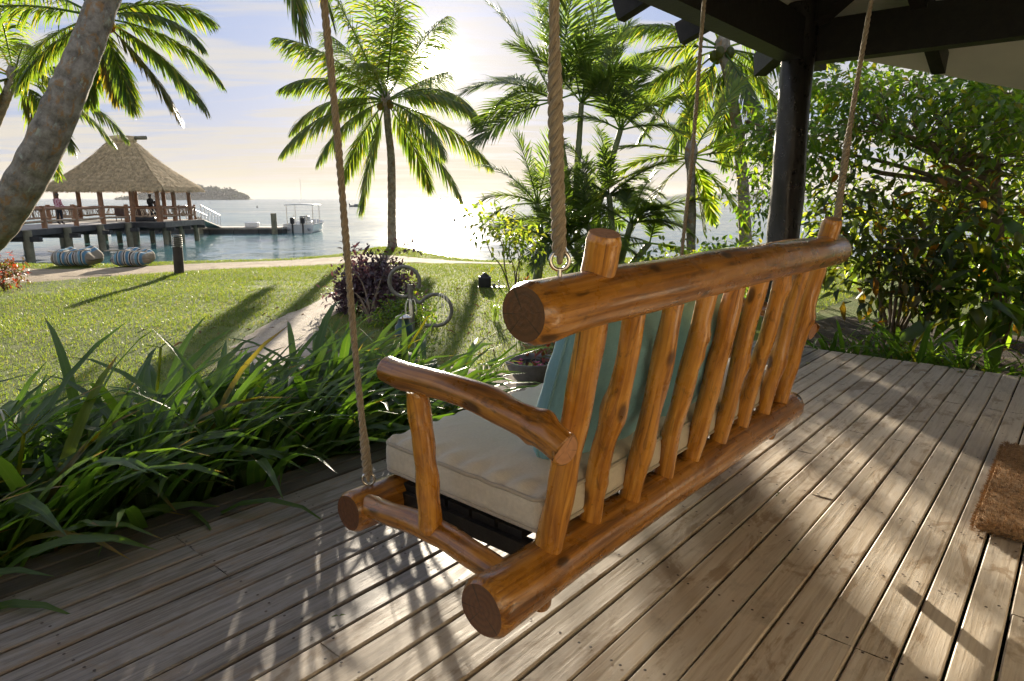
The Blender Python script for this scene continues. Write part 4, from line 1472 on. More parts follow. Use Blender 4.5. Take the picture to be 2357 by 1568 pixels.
# areca palms: several thin ringed stems, upright feathers
def areca(base, stems, label, group, dep, k=1.0, nlf=78):
    root = empty('areca_palm_clump', base, label, 'palm tree', group)
    base = np.asarray(base)
    for (cx, cy_, fr) in stems:
        top = at(cx, cy_, dep + rng.normal(0, 0.25))
        b0 = base + RT * rng.normal(0, 0.12) + FW * rng.normal(0, 0.12)
        P = catmull([b0, b0 + (top - b0) * 0.5 + RT * rng.normal(0, 0.05), top], 60)
        ring = lambda s, t: 1 + 0.10 * (np.sin(s * 120) > 0.93)
        mb = MB(); tube(mb, P - base, np.linspace(0.052, 0.036, 60) * k, 10, True, ring); mb.build('stem', M['areca_stem'], root, True, True)
        for (phi, dp, ln, g) in fr:
            d0 = vdir(phi, dp)
            mb = frond(None, d0, ln * k, g, nlf, 0.56 * k * ln / 1.5, 0.019 * k, 0.42, 0.014 * k, (30, 62), 20, rng.normal(0, 0.3), 0.16)
            mb.V = [v + top - base for v in mb.V]
            mb.build('frond', M['areca'], root)
    return root


M['areca_stem'] = plain('ringed_green_stem', (0.16, 0.19, 0.09), 0.6, 0.25, 20, 0.2)
dE = 12.6
eb = at(1345, 640, dE); eb[2] = LAWN - 0.02
areca(eb, [
    (1278, 232, [(-62, 0, 1.35, 1.15), (-85, 10, 1.2, 1.0), (-105, -10, 1.25, 0.6), (-30, -10, 1.45, 0.55), (-10, 12, 1.6, 0.15), (8, -8, 1.7, 0.15), (30, 10, 1.4, 0.6), (70, -15, 1.1, 0.9), (-45, 35, 1.3, 0.9), (20, -40, 1.2, 0.8), (-70, -40, 1.1, 1.1)]),
    (1338, 238, [(-12, 8, 1.45, 0.2), (8, -6, 1.4, 0.35), (26, 10, 1.25, 0.5), (50, 0, 1.15, 0.9), (75, 12, 1.1, 1.0), (-40, -10, 1.2, 0.8), (100, -10, 1.0, 0.8), (15, 40, 1.1, 0.7), (40, -40, 1.1, 1.0)]),
    (1428, 300, [(-8, 0, 1.0, 0.2), (14, 12, 1.0, 0.4), (-28, -8, 0.95, 0.6), (45, 0, 1.0, 1.0), (-60, 10, 0.9, 1.0), (75, -12, 0.9, 1.0), (30, 40, 0.9, 0.8)]),
], 'tall areca palm clump with upright feathery fronds behind the thick rope', 'areca palms beside the lawn', dE, 1.36)
# low clumps at its foot
dF = 11.6
fb = at(1395, 625, dF); fb[2] = LAWN
fr_low = []
for k in range(58):
    fr_low.append((rng.uniform(-105, 105), rng.uniform(-55, 55), rng.uniform(0.5, 1.1), rng.uniform(0.5, 1.5)))
areca(fb, [(1308, 565, fr_low[:12]), (1352, 520, fr_low[12:26]), (1402, 450, fr_low[26:42]), (1452, 515, fr_low[42:50]), (1495, 560, fr_low[50:54]), (1400, 575, fr_low[54:])], 'dense dark areca palm bush at the foot of the tall clump', 'areca palms beside the lawn', dF, 1.36, 50)
gb = at(1240, 605, 12.4); gb[2] = LAWN
areca(gb, [(1238, 470, [(-65, 0, 1.0, 1.2), (-40, 10, 1.1, 0.9), (-15, -10, 1.1, 0.5), (12, 5, 1.1, 0.4), (38, -5, 1.0, 0.8), (65, 10, 0.9, 1.1), (-85, 15, 0.9, 1.1), (0, 45, 1.0, 0.6)]),
           (1262, 520, [(-70, 0, 0.9, 1.1), (-30, 10, 0.9, 0.8), (50, 0, 0.8, 1.0), (80, 10, 0.8, 1.0), (10, -40, 0.8, 0.9)])],
      'small areca palm with arching fronds reaching over the water, left of the clump', 'areca palms beside the lawn', 12.4, 1.2, 46)

# ------------------------------------------------------------------ shrubs and trees at the right
pk = lambda x, y, d: at(x, y, d)
shrub('leafy_shrub', (lambda p: np.array([p[0], p[1], LAWN]))(pk(1190, 600, 8.8)), [(pk(1150, 520, 8.8), (0.28, 0.28, 0.18)), (pk(1200, 560, 8.7), (0.3, 0.3, 0.2)), (pk(1120, 510, 8.8), (0.15, 0.15, 0.10))],
      34, 12, 0.085, 0.045, M['shrub'], 'small round-leaved shrub at the lawn edge left of the areca palms', 'shrub', stems=5, stem_r=0.012, singles=60)
shrub('purple_bush', (lambda p: np.array([p[0], p[1], LAWN]))(pk(855, 745, 8.4)), [(on(850, 712, LAWN) + [0.05, 0, 0.30], (0.52, 0.48, 0.32)), (on(815, 715, LAWN) + [0, 0, 0.24], (0.42, 0.38, 0.28)), (on(905, 728, LAWN) + [0, 0, 0.30], (0.40, 0.38, 0.30)), (on(862, 716, LAWN) + [0, 0, 0.55], (0.50, 0.44, 0.2))] + [(on(790 + 22 * q_, 712, LAWN) + [0, 0, 0.74 + 0.12 * (q_ * 37 % 5) / 4], (0.07, 0.07, 0.16)) for q_ in range(8)],
      260, 14, 0.085, 0.040, M['purple'], 'rounded purple-leaved bush beside the garden path', 'bush', stems=14, stem_r=0.012, singles=250, spread=0.07, hang=-0.2)
# the green bush under and behind it
shrub('fern_shrub', (lambda p: np.array([p[0], p[1], LAWN]))(on(955, 745, LAWN)), [(on(950, 745, LAWN) + [0, 0, 0.18], (0.32, 0.32, 0.2)), (on(900, 755, LAWN) + [0, 0, 0.12], (0.25, 0.3, 0.14))],
      60, 14, 0.06, 0.028, M['tree_leaf'], 'low green shrub below the curled iron lamp stand', 'shrub', stems=6, stem_r=0.008, singles=60, spread=0.05)

# shrubs along the far side of the lawn at the right, under the palms
for k, (x, y, d, s, lab) in enumerate(((1560, 585, 10.2, 0.70, 'low bright hedge shrub under the young palm'), (1660, 580, 10.4, 0.76, 'low bright hedge shrub with red buds left of the black post'), (1745, 575, 10.2, 0.78, 'low hedge shrub right behind the black post'), (1480, 600, 9.6, 0.55, 'low hedge shrub behind the middle of the top rail'))):
    b = pk(x, y, d); b[2] = LAWN
    shrub('hedge_shrub', b, [(b + [0, 0, s * 0.7], (s * 0.7, s * 0.6, s * 0.6)), (b + RT * s * 0.5 + [0, 0, s * 0.55], (s * 0.5, s * 0.5, s * 0.5)), (b - RT * s * 0.5 + [0, 0, s * 0.5], (s * 0.5, s * 0.5, s * 0.5))],
          66, 13, 0.10, 0.052, M['shrub'] if k % 2 == 0 else M['tree_leaf'], lab, 'shrub', 'low shrubs under the palms', stems=7, stem_r=0.010, singles=40, spread=0.09)

# the open-branched garden tree behind the veranda's end
tb = np.array([7.15, 0.55, LAWN])
tb = on(2292, 760, LAWN); tb = tb * (7.0 / (tb @ FW)); tb[2] = LAWN
B = lambda x, y, d, r: (pk(x, y, d), r)
shrub('garden_tree', tb, [B(1930, 250, 7.2, (0.55, 0.55, 0.42)), B(1800, 300, 8.4, (0.5, 0.6, 0.6)), B(2080, 260, 7.0, (0.6, 0.6, 0.42)), B(2220, 270, 6.8, (0.6, 0.55, 0.40)), B(2380, 300, 6.6, (0.7, 0.6, 0.5)), B(1900, 390, 7.6, (0.55, 0.5, 0.45)), B(2030, 230, 7.6, (0.7, 0.5, 0.35)), B(1760, 420, 8.8, (0.4, 0.5, 0.5)), B(2330, 210, 7.4, (0.8, 0.6, 0.4))],
      270, 23, 0.105, 0.044, M['tree_leaf'], 'open-branched garden tree with glossy leaves beyond the end of the veranda', 'tree', stems=11, stem_r=0.045, singles=280, spread=0.13, fork=pk(2292, 420, 7.0))
# lit leaves further back
b2 = pk(2150, 640, 9.5); b2[2] = LAWN
shrub('backlit_bush', b2, [B(2100, 480, 9.5, (0.9, 0.8, 0.7)), B(2300, 450, 9.5, (0.9, 0.8, 0.8)), B(2330, 600, 9.0, (0.8, 0.8, 0.6)), B(1960, 520, 9.8, (0.7, 0.7, 0.7)), B(2240, 330, 9.8, (1.0, 0.8, 0.6)), B(2420, 420, 9.0, (0.8, 0.8, 1.0))],
      260, 15, 0.14, 0.062, M['shrub'], 'large sunlit bush glowing yellow-green behind the garden tree', 'bush', stems=12, stem_r=0.03, singles=60, spread=0.16)
# the dark croton hedge in front
b3 = pk(2060, 720, 6.5); b3[2] = LAWN
shrub('croton_bush', b3, [B(2040, 560, 6.4, (0.60, 0.45, 0.34)), B(1950, 600, 6.5, (0.36, 0.36, 0.40)), B(2180, 560, 6.3, (0.55, 0.42, 0.38)), B(2110, 660, 6.2, (0.60, 0.4, 0.28)), B(1990, 470, 6.8, (0.45, 0.4, 0.30)), B(2230, 470, 6.6, (0.45, 0.4, 0.30)), B(2280, 640, 6.3, (0.5, 0.4, 0.3))],
      120, 11, 0.155, 0.058, M['croton'], 'dark croton bush with large red-spotted leaves behind the bench end', 'bush', stems=12, stem_r=0.02, singles=300, spread=0.15, hang=0.3, bend=0.35)
b4 = pk(2300, 740, 6.0); b4[2] = LAWN
shrub('broad_leaf_plant', b4, [B(2300, 600, 6.1, (0.40, 0.4, 0.40)), B(2350, 690, 5.8, (0.3, 0.3, 0.22)), B(2240, 690, 6.0, (0.3, 0.3, 0.2))],
      26, 6, 0.34, 0.12, M['tree_leaf'], 'broad-leaved ginger plant at the right picture edge', 'plant', stems=9, stem_r=0.014, singles=120, spread=0.12, hang=0.2, bend=0.4)
# red and green plant at the left rim
b5 = on(10, 668, LAWN)
shrub('red_tipped_plant', b5, [(b5 + [0, 0, 0.22], (0.3, 0.3, 0.2)), (b5 + RT * 0.15 + [0, 0, 0.45], (0.2, 0.2, 0.2))], 40, 12, 0.09, 0.03, M['red_leaf'], 'red-tipped shrub at the left picture edge by the sandy track', 'shrub', stems=6, stem_r=0.008, singles=30, spread=0.08)


# ------------------------------------------------------------------ strap-leaved lilies
def strap_mesh(L, W, arch, mat, n=9, twist=0.0, name='leaf'):
    s = np.linspace(0, 1, n)
    ang = math.radians(82) - arch * s ** 1.5
    dx = np.cos(ang) * L / (n - 1); dz = np.sin(ang) * L / (n - 1)
    x = np.concatenate([[0], np.cumsum(dx[:-1])]); z = np.concatenate([[0], np.cumsum(dz[:-1])])
    w = W * np.minimum(1, 0.62 + 1.2 * s) * np.clip(1 - ((s - 0.45) / 0.56).clip(0) ** 2.4, 0.0, 1)
    w[-1] = 0.001
    nx = -np.sin(ang); nz = np.cos(ang)
    tw = twist * s
    V = np.zeros((n, 3, 3))
    for j, (sy, up) in enumerate(((-0.5, 0.16), (0, 0), (0.5, 0.16))):
        V[:, j, 0] = x + nx * w * up + 0
        V[:, j, 1] = w * sy * np.cos(tw)
        V[:, j, 2] = z + nz * w * up + w * sy * np.sin(tw)
    i, j = np.meshgrid(np.arange(n - 1), np.arange(2), indexing='ij')
    a = i * 3 + j
    G = np.zeros((n, 3, 3)); G[..., 0] = s[:, None]; G[..., 1] = np.array([-0.5, 0, 0.5])[None, :]
    mb = MB(); mb.add(V.reshape(-1, 3), np.stack([a, a + 1, a + 4, a + 3], -1).reshape(-1, 4), None, G.reshape(-1, 3))
    return mb.mesh(name, mat, True, True)


lily_meshes = [strap_mesh(L, W, a, M['lily'], twist=t) for (L, W, a, t) in ((0.98, 0.042, 1.5, 0.2), (1.02, 0.045, 1.75, -0.3), (0.96, 0.043, 2.2, 0.3), (1.02, 0.045, 1.1, 0.5), (0.90, 0.042, 2.6, -0.2),
                                                                            (1.0, 0.046, 1.45, -0.5), (0.94, 0.042, 1.9, 0.6), (1.1, 0.044, 1.6, 0.1), (0.84, 0.045, 1.5, -0.4), (1.04, 0.046, 2.3, 0.2))]


def lily(p, nleaf, scale, lean, label, group, bias=0.9, meshes=lily_meshes):
    root = empty('spider_lily', p, label, 'lily plant', group)
    for k in range(nleaf):
        az = lean + rng.normal(0, bias)
        if rng.random() < 0.16:
            az = rng.uniform(0, 6.28)
        o = obj('leaf', meshes[rng.integers(len(meshes))], root)
        o.location = (rng.normal(0, 0.035), rng.normal(0, 0.035), rng.uniform(-0.02, 0.01))
        sc = scale * rng.uniform(0.75, 1.12)
        o.scale = (sc, sc * rng.uniform(0.85, 1.15), sc)
        o.rotation_euler = (rng.normal(0, 0.10), rng.normal(0.03, 0.14), az)
    return root


rows = ((2.50, 0.17, 0.90), (2.70, 0.16, 0.98), (2.93, 0.17, 1.0), (3.15, 0.19, 0.94))
bed = []
for r, (yy, step, sc) in enumerate(rows):
    x = -0.55 + 0.5 * step * (r % 2)
    while x < (2.48 if r < 2 else 2.30):
        bed.append((x + rng.normal(0, 0.03), yy + rng.normal(0, 0.03), sc, r))
        x += step
where = ['in the row against the deck edge', 'in the second row from the deck', 'in the third row from the deck', 'in the back row toward the lawn']
ORD = ['first', 'second', 'third', 'fourth', 'fifth', 'sixth', 'seventh', 'eighth', 'ninth', 'tenth', 'eleventh', 'twelfth', 'thirteenth', 'fourteenth', 'fifteenth', 'sixteenth',
       'seventeenth', 'eighteenth', 'nineteenth', 'twentieth'] + ['twenty-' + w_ for w_ in ('first', 'second', 'third', 'fourth', 'fifth', 'sixth', 'seventh', 'eighth', 'ninth')] + ['thirtieth'] + ['thirty-' + w_ for w_ in ('first', 'second', 'third', 'fourth', 'fifth', 'sixth')]
cnt = [0, 0, 0, 0]
for (x, yy, sc, r) in bed:
    nth = ORD[cnt[r]]; cnt[r] += 1
    lily((x, yy, LAWN + 0.05), 18 if r < 3 else 16, sc * (0.84 if x > 2.3 and r > 1 else 1.0) * rng.uniform(0.92, 1.1), math.radians(8), '%s dark green strap-leaved lily from the left %s' % (nth, where[r]), 'lilies in the bed along the deck')


# umbels of the lilies: stalk, buds, drooping white petals
def umbel(base, head, label, drop=7, size=0.11, fresh=True):
    root = empty('lily_flower', base, label, 'flower', 'white spider lily flowers')
    base = np.asarray(base, float); head = np.asarray(head, float)
    P = catmull([base, base + (head - base) * 0.5 + np.array([0, 0, 0.05]), head], 14) - base
    mb = MB(); tube(mb, P, np.linspace(0.009, 0.006, 14), 7); mb.build('stalk', M['shrub'], root, True, True)
    for k in range(drop):
        a = k * 2.4; el = rng.uniform(0.2, 1.2)
        d = np.array([math.cos(a) * math.cos(el), math.sin(a) * math.cos(el), math.sin(el)])
        q = head - base + d * size * rng.uniform(0.8, 1.3)
        mb = MB(); tube(mb, catmull([head - base, head - base + d * size * 0.6, q], 6), 0.0022, 5); mb.build('bud_stem', M['shrub'], root, True, True)
        if fresh or k % 5 == 4:
            mb = MB()
            for j in range(6):
                b = j * 1.047 + k
                o_ = np.array([math.cos(b), math.sin(b), 0.0])
                pts = [q, q + o_ * 0.022 + [0, 0, 0.012], q + o_ * 0.036 + [0, 0, -0.03], q + o_ * 0.034 + [0, 0, -0.085]]
                pc = catmull(pts, 8)
                s_ = np.cross(o_, [0, 0, 1.0])
                wv = 0.0026 * np.sin(np.linspace(0.25, 2.95, 8))[:, None]
                V = np.concatenate([pc - s_ * wv, pc + s_ * wv])
                mb.add(V, [[i, i + 1, i + 9, i + 8] for i in range(7)])
            mb.build('petals', M['petal'], root)
    return root


umbel((2.05, 2.95, LAWN + 0.1), at(985, 668 + 60, 3.85), 'white drooping lily flower in front of the curled iron stand', 3, 0.13)
umbel((2.75, 3.0, LAWN + 0.1), at(1200, 782, 3.95), 'fading lily seed head leaning out toward the stone bowl', 5, 0.07, False)
umbel((2.70, 2.8, LAWN + 0.1), at(1125, 868, 3.60), 'withered lily head hanging above the path near the armrest', 5, 0.09, False)
umbel((0.45, 2.75, LAWN + 0.1), at(55, 1000, 2.15) , 'green lily stalk with drooping bud stems at the left picture edge', 6, 0.12, False)
umbel((1.05, 3.05, LAWN + 0.1), at(370, 800, 3.0), 'closed lily bud standing up among the left leaves', 2, 0.05, False)

# lilies at the garden end, darker and lower, along the deck's right edge
for k in range(34):
    yy = 1.45 - k * 0.075
    x = 5.42 + rng.uniform(0.0, 0.75)
    lily((x, yy, LAWN + 0.06), 12, rng.uniform(0.55, 0.8), math.radians(185), '%s dark strap-leaved plant from the post along the far end of the deck' % ORD[k], 'strap plants along the far deck end', 0.9)
# tufts at the foot of the palms
tuft = [strap_mesh(0.75, 0.018, a, M['areca'], 8, 0.3) for a in (1.2, 1.7, 2.2, 0.8)]
for k, (x, y, d, s, lab) in enumerate(((1185, 640, 8.3, 0.8, 'grassy tuft between the round-leaved shrub and the black box'), (1235, 645, 8.0, 0.9, 'grassy tuft left of the thick rope foot'), (1300, 640, 8.1, 0.8, 'grassy tuft below the small areca palm'), (1470, 630, 7.6, 0.9, 'spiky tuft rising above the top rail beside the tenon'), (1140, 655, 8.5, 0.5, 'small tuft right beside the black box'))):
    b = pk(x, y, d); b[2] = LAWN
    lily(b, 26, s, 0.5, lab, 'grassy tufts under the areca palms', 2.5, tuft)
orange = [strap_mesh(0.34, 0.035, a, M['red_leaf'], 7, 0.2) for a in (0.9, 1.3)]
for k, x in enumerate((1215, 1262)):
    b = on(x, 668, LAWN)
    lily(b, 14, 0.8, 0.5, 'orange-leaved bromeliad by the black box, %s' % ('nearer to it' if k == 0 else 'further from it'), 'orange bromeliads', 2.5, orange)
b = on(1265, 868, LAWN)
shrub('bronze_plant', b, [(b + [0, 0, 0.12], (0.2, 0.2, 0.1)), (b + RT * 0.15 + [0, 0, 0.1], (0.16, 0.16, 0.1))], 22, 9, 0.12, 0.034, M['red_leaf'], 'bronze-leaved plant hugging the stone bowl', 'plant', stems=5, stem_r=0.006, singles=60, spread=0.06)

# ------------------------------------------------------------------ things in the garden
M['stone'] = plain('grey_cast_stone', (0.17, 0.17, 0.165), 0.8, 0.25, 12, 0.3)
M['dark_clay'] = plain('dark_brown_clay', (0.085, 0.05, 0.035), 0.6, 0.3, 12, 0.3)


def water_mat():
    m, nt, out = new_mat('still_water')
    p = geo(nt)
    principled(nt, out, (0.02, 0.024, 0.022), 0.05, bump(nt, noise(nt, p, 30, 3), 0.12, 0.01), 0.5)
    return m


M['water'] = water_mat()


def bowl(loc, r, h, mat, label, stuff):
    root = empty('water_bowl', loc, label, 'bowl')
    mb = MB(); lathe(mb, [(0.001, 0.0), (r * 0.42, 0.0), (r * 0.62, h * 0.18), (r * 0.86, h * 0.58), (r * 0.98, h * 0.92), (r, h), (r * 0.975, h * 1.02), (r * 0.91, h * 1.0), (r * 0.88, h * 0.9), (r * 0.72, h * 0.55), (r * 0.3, h * 0.25), (0.001, h * 0.22)], 40)
    mb.build('basin', mat, root)
    mb = MB(); lathe(mb, [(0.001, h * 0.80), (r * 0.3, h * 0.80), (r * 0.858, h * 0.80)], 40); mb.build('water', M['water'], root)
    for k in range(stuff[1]):
        a = rng.uniform(0, 6.28); q = rng.uniform(0.1, 0.75) * r
        mb = MB(); n = 7
        P = np.repeat([[q * math.cos(a), q * math.sin(a), h * 0.80 + 0.006]], n, 0)
        D = rand_dirs(n, -0.05, 0.35); mb.add(*leaf_faces(P, D, np.repeat([[0, 0, 1.0]], n, 0) + rand_dirs(n) * 0.2, stuff[2], stuff[2] * 0.6, -0.3))
        mb.build(stuff[3], M[stuff[0]], root)
    return root


bl = on(1224, 880, LAWN); bl[2] = LAWN + 0.0
bowl(bl, 0.235, 0.20, M['stone'], 'round grey stone bowl of water with pink petals on the lawn', ('pink', 7, 0.035, 'blossom'))
bowl((2.43, DECK_Y + 0.18, -0.135), 0.185, 0.15, M['dark_clay'], 'dark clay water bowl with yellow leaves behind the seat cushion', ('yellow_leaf', 4, 0.06, 'floating_leaf'))
mb = MB(); box(mb, (2.22, DECK_Y + 0.045, -0.5), (2.575, DECK_Y + 0.42, -0.136)); tag(mb.build('bowl_plinth', M['dark_clay'], None, False), 'low dark block carrying the clay water bowl', 'plinth')

# curled iron lamp stand: a post with two open circles
M['iron'] = plain('weathered_iron', (0.20, 0.19, 0.16), 0.55, 0.25, 30, 0.2, 0.4)
st = on(948, 792, LAWN); dS = st @ FW
stand = empty('lamp_stand', st, 'curled iron garden stand with two open circles behind the lilies', 'garden stand')
pxm = lambda r: r * dS / 1539.0
mb = MB(); tube(mb, catmull([st - [0, 0, 0.1], at(947, 720, dS), at(944, 655, dS)], 20) - st, pxm(7), 10); mb.build('post', M['iron'], stand, True, True)
cu_ = at(931, 649, dS); cl_ = at(1003, 714, dS)
t = np.radians(np.linspace(100 + 180, 100 + 180 - 345 + 40, 60))


def arc(c, r, a0, a1, n=60):
    a = np.radians(np.linspace(a0, a1, n))
    return c + r * (np.cos(a)[:, None] * RT + np.sin(a)[:, None] * UPV)


Pu = arc(cu_, pxm(35), -25, 268)            # from the post over the top and round to the bottom
Plow = arc(cl_, pxm(37), 142, -88, 50)
join = catmull([Pu[-1], Pu[-1] + RT * pxm(16) + UPV * pxm(2), Plow[0] - RT * pxm(10) - UPV * pxm(5), Plow[0]], 12)
mb = MB(); tube(mb, np.vstack([Pu, join[1:-1], Plow, [Plow[-1] - RT * pxm(26)]]) - st, pxm(4.4), 10); mb.build('scroll', M['iron'], stand, True, True)

# lantern on its stake beside the stand
M['verdigris'] = plain('dark_green_enamel', (0.02, 0.075, 0.085), 0.35, 0.25, 12, 0.1)


def glass_mat():
    m, nt, out = new_mat('clear_glass')
    g = nd(nt, 'ShaderNodeBsdfGlass', None, None, Roughness=0.02, IOR=1.1, Color=(0.9, 0.93, 0.9, 1))
    nt.links.new(g.outputs[0], out.inputs['Surface'])
    return m


M['glass'] = glass_mat()
dl = 4.7
lb_ = at(931, 790, dl)
lan = empty('garden_lantern', (lb_[0], lb_[1], LAWN), 'dark green lantern with glass chimney among the lilies', 'lantern')
z0 = lb_[2] - LAWN
q = dl / 1539.0
mb = MB(); lathe(mb, [(0.012, -0.05), (0.012, z0 - 40 * q)], 10); mb.build('stake', M['iron'], lan)
mb = MB(); lathe(mb, [(0.001, z0 - 42 * q), (30 * q, z0 - 42 * q), (30 * q, z0 - 36 * q), (25 * q, z0 - 30 * q)], 20); mb.build('base', M['verdigris'], lan)
mb = MB(); lathe(mb, [(22 * q, z0 - 30 * q), (27 * q, z0 - 5 * q), (20 * q, z0 + 20 * q)], 24); mb.build('chimney', M['glass'], lan)
mb = MB(); lathe(mb, [(21 * q, z0 + 18 * q), (21 * q, z0 + 42 * q), (15 * q, z0 + 48 * q), (13 * q, z0 + 60 * q)], 20); mb.build('collar', M['verdigris'], lan)
mb = MB(); lathe(mb, [(0.001, z0 + 70 * q), (6 * q, z0 + 69 * q), (20 * q, z0 + 63 * q), (20 * q, z0 + 60 * q), (0.001, z0 + 58 * q)], 20); mb.build('lid', M['steel'], lan)
mb = MB(); a = np.linspace(0, 3.14, 14); tube(mb, np.stack([6 * q * np.cos(a), 0 * a, z0 + 69 * q + 9 * q * np.sin(a)], -1), 0.003, 6); mb.build('handle', M['iron'], lan)

# black utility box with a small tap on the lawn
M['black_plastic'] = plain('black_plastic', (0.016, 0.016, 0.017), 0.45, 0.3, 12, 0.1)
bx0 = on(1116, 663, LAWN)
ub = empty('utility_box', bx0, 'small black box with tap on the lawn by the grassy tufts', 'utility box', rz=HEAD - math.pi / 2)
mb = MB(); rounded_box(mb, (0.22, 0.20, 0.20), 0.015, 6, lambda V: V * np.array([1 - 0.25 * (V[:, 2:3] + 0.1), 1, 1])[..., 0:3].reshape(1, -1, 3)[0] if False else V + np.array([0, 0, 0.11])); weld(mb)
mb.build('housing', M['black_plastic'], ub)
mb = MB(); lathe(mb, [(0.001, 0.27), (0.03, 0.265), (0.05, 0.24), (0.09, 0.215), (0.09, 0.208)], 14); mb.build('cap', M['black_plastic'], ub)
mb = MB(); box(mb, (-0.12, -0.12, 0.005), (0.36, 0.12, 0.025)); mb.build('base_plate', M['black_plastic'], ub, False)
mb = MB(); lathe(mb, [(0.016, 0.02), (0.016, 0.08), (0.010, 0.085), (0.010, 0.115), (0.022, 0.118), (0.022, 0.128), (0.001, 0.13)], 10, (0.25, -0.03, 0)); mb.build('tap', M['steel'], ub)
mb = MB(); lathe(mb, [(0.03, 0.02), (0.03, 0.07), (0.001, 0.075)], 10, (0.16, 0.02, 0)); mb.build('valve', M['stone'], ub)

# path bollard
bo = on(413, 631, LAWN)
db = bo @ FW
bh = 0.80
bol = empty('bollard_light', (bo[0], bo[1], LAWN), 'dark bollard light with louvred top beside the sandy track', 'bollard')
bol.rotation_euler = (math.radians(1.5), math.radians(1.2), 0)
mb = MB(); lathe(mb, [(0.098, -0.03), (0.096, bh * 0.70), (0.088, bh * 0.705), (0.001, bh * 0.705)], 20); mb.build('column', M['joist'], bol)
for k in range(5):
    zz = bh * (0.74 + 0.05 * k)
    mb = MB(); lathe(mb, [(0.072, zz), (0.100, zz - 0.012), (0.100, zz), (0.075, zz + 0.014), (0.072, zz)], 20); mb.build('louvre', M['iron'], bol)
mb = MB(); lathe(mb, [(0.055, bh * 0.70), (0.055, bh * 0.97)], 14); mb.build('lamp_tube', M['stone'], bol)
mb = MB(); lathe(mb, [(0.001, bh * 1.02), (0.09, bh * 1.01), (0.096, bh * 0.985), (0.001, bh * 0.98)], 20); mb.build('cap', M['iron'], bol)


# striped bean bags
def stripe_mat():
    m, nt, out = new_mat('striped_canvas')
    p = tc(nt)
    s = nd(nt, 'ShaderNodeSeparateXYZ', None, {0: p})
    fx = mth(nt, 'FRACT', mth(nt, 'ADD', mth(nt, 'MULTIPLY', s.outputs[0], 2.2), 10.0))
    W_ = (0.50, 0.48, 0.44); B_ = (0.09, 0.21, 0.33); K_ = (0.06, 0.05, 0.045); G_ = (0.22, 0.24, 0.25); L_ = (0.15, 0.30, 0.40)
    col = ramp(nt, fx, [(0.0, B_), (0.13, W_), (0.17, K_), (0.24, W_), (0.28, G_), (0.40, W_), (0.43, L_), (0.55, K_), (0.60, W_), (0.65, B_), (0.76, G_), (0.84, W_), (0.88, K_), (0.94, W_)], 'CONSTANT')
    ax = mth(nt, 'ABSOLUTE', s.outputs[0])
    col = mix(nt, mth(nt, 'GREATER_THAN', ax, 0.36), col, (0.24, 0.205, 0.16))
    principled(nt, out, col, 0.9, bump(nt, noise(nt, p, 9, 4), 0.5, 0.03), 0.2)
    return m


M['stripe'] = stripe_mat()


def beanbag(px0, label, w, seed, sag):
    b = on(px0, 610, LAWN + 0.02)

    def f(V):
        V = V.copy()
        u = V[:, 0] / (w / 2); v = V[:, 1] / 0.45; z = V[:, 2] / 0.22
        V[:, 2] += np.where(z > 0, -0.05 * (u ** 2) + 0.05 * np.exp(-((np.abs(u) - 0.55) / 0.2) ** 2) * sag + 0.10 * np.clip(v, 0, 1) - 0.03 * np.cos(u * 5 + seed), 0)
        k = 1 + 0.10 * (1 - z ** 2)
        V[:, 0] *= k; V[:, 1] *= k
        V[:, 2] += 0.012 * np.sin(u * 11 + seed) * np.sin(v * 7 + z * 3)
        return V * np.array([1, 1, 0.9]) + np.array([0, 0, 0.17])
    mb = MB(); rounded_box(mb, (w, 0.66, 0.37), 0.15, 26, f); weld(mb)
    o = mb.build('bean_bag', M['stripe'])
    mb = MB()
    for sg in (-1, 1):
        a = np.linspace(-2.6, 0.6, 20)
    P = np.stack([np.linspace(-0.47, 0.47, 24), np.full(24, -0.30), 0.345 - 0.02 * np.cos(np.linspace(-5, 5, 24) * w / 2 + seed)], -1)
    tube(mb, P, 0.012, 6); mb.build('seam', M['cream_pipe'], o, True, True)
    o.location = b
    o.rotation_euler = (0, 0, HEAD - math.pi / 2 + math.radians(4))
    tag(o, label, 'bean bag', 'striped bean bags on the grass verge')


beanbag(181, 'striped bean bag nearer the leaning palm trunk, slumped at its top', 0.86, 1, 1.0)
beanbag(308, 'striped bean bag nearer the bollard, smoothly rounded', 0.74, 4, 0.4)


# ------------------------------------------------------------------ thatched pavilion and pier
M['thatch'] = plain('dry_thatch', (0.52, 0.40, 0.225), 0.95, 0.45, 5, 0.5)
M['pier_wood'] = plain('weathered_pier_timber', (0.15, 0.14, 0.125), 0.85, 0.3, 3, 0.3)
M['pier_dark'] = plain('dark_pier_bearer', (0.045, 0.045, 0.045), 0.8, 0.3, 3, 0.3)
M['pile'] = plain('green_stained_pile', (0.19, 0.175, 0.115), 0.85, 0.35, 2.5, 0.4)
M['rail'] = plain('red_brown_rail', (0.27, 0.125, 0.055), 0.55, 0.3, 4, 0.2)
M['twig'] = plain('peeled_twig', (0.36, 0.25, 0.16), 0.7, 0.3, 6, 0.2)
M['pier_floor'] = plain('grey_pier_deck', (0.36, 0.33, 0.29), 0.85, 0.2, 3, 0.3)
PD = -0.39                                   # pier deck level
pier = empty('pier', LD(-25.8, 36, SEA), 'timber pier with branch railings leading to the thatched pavilion', 'pier')
PO = LD(-25.8, 36, SEA)


def pp(root, org, name, fn, mat, smooth=True, grain=True):
    mb = MB(); fn(mb)
    mb.V = [v - org for v in mb.V]
    return mb.build(name, mat, root, smooth, grain)


def pil(lat, dep, top, r=0.14):
    return lambda mb: tube(mb, np.array([LD(lat, dep, SEA - 2.5), LD(lat, dep, SEA + 0.1), LD(lat, dep, top)]), r, 12)


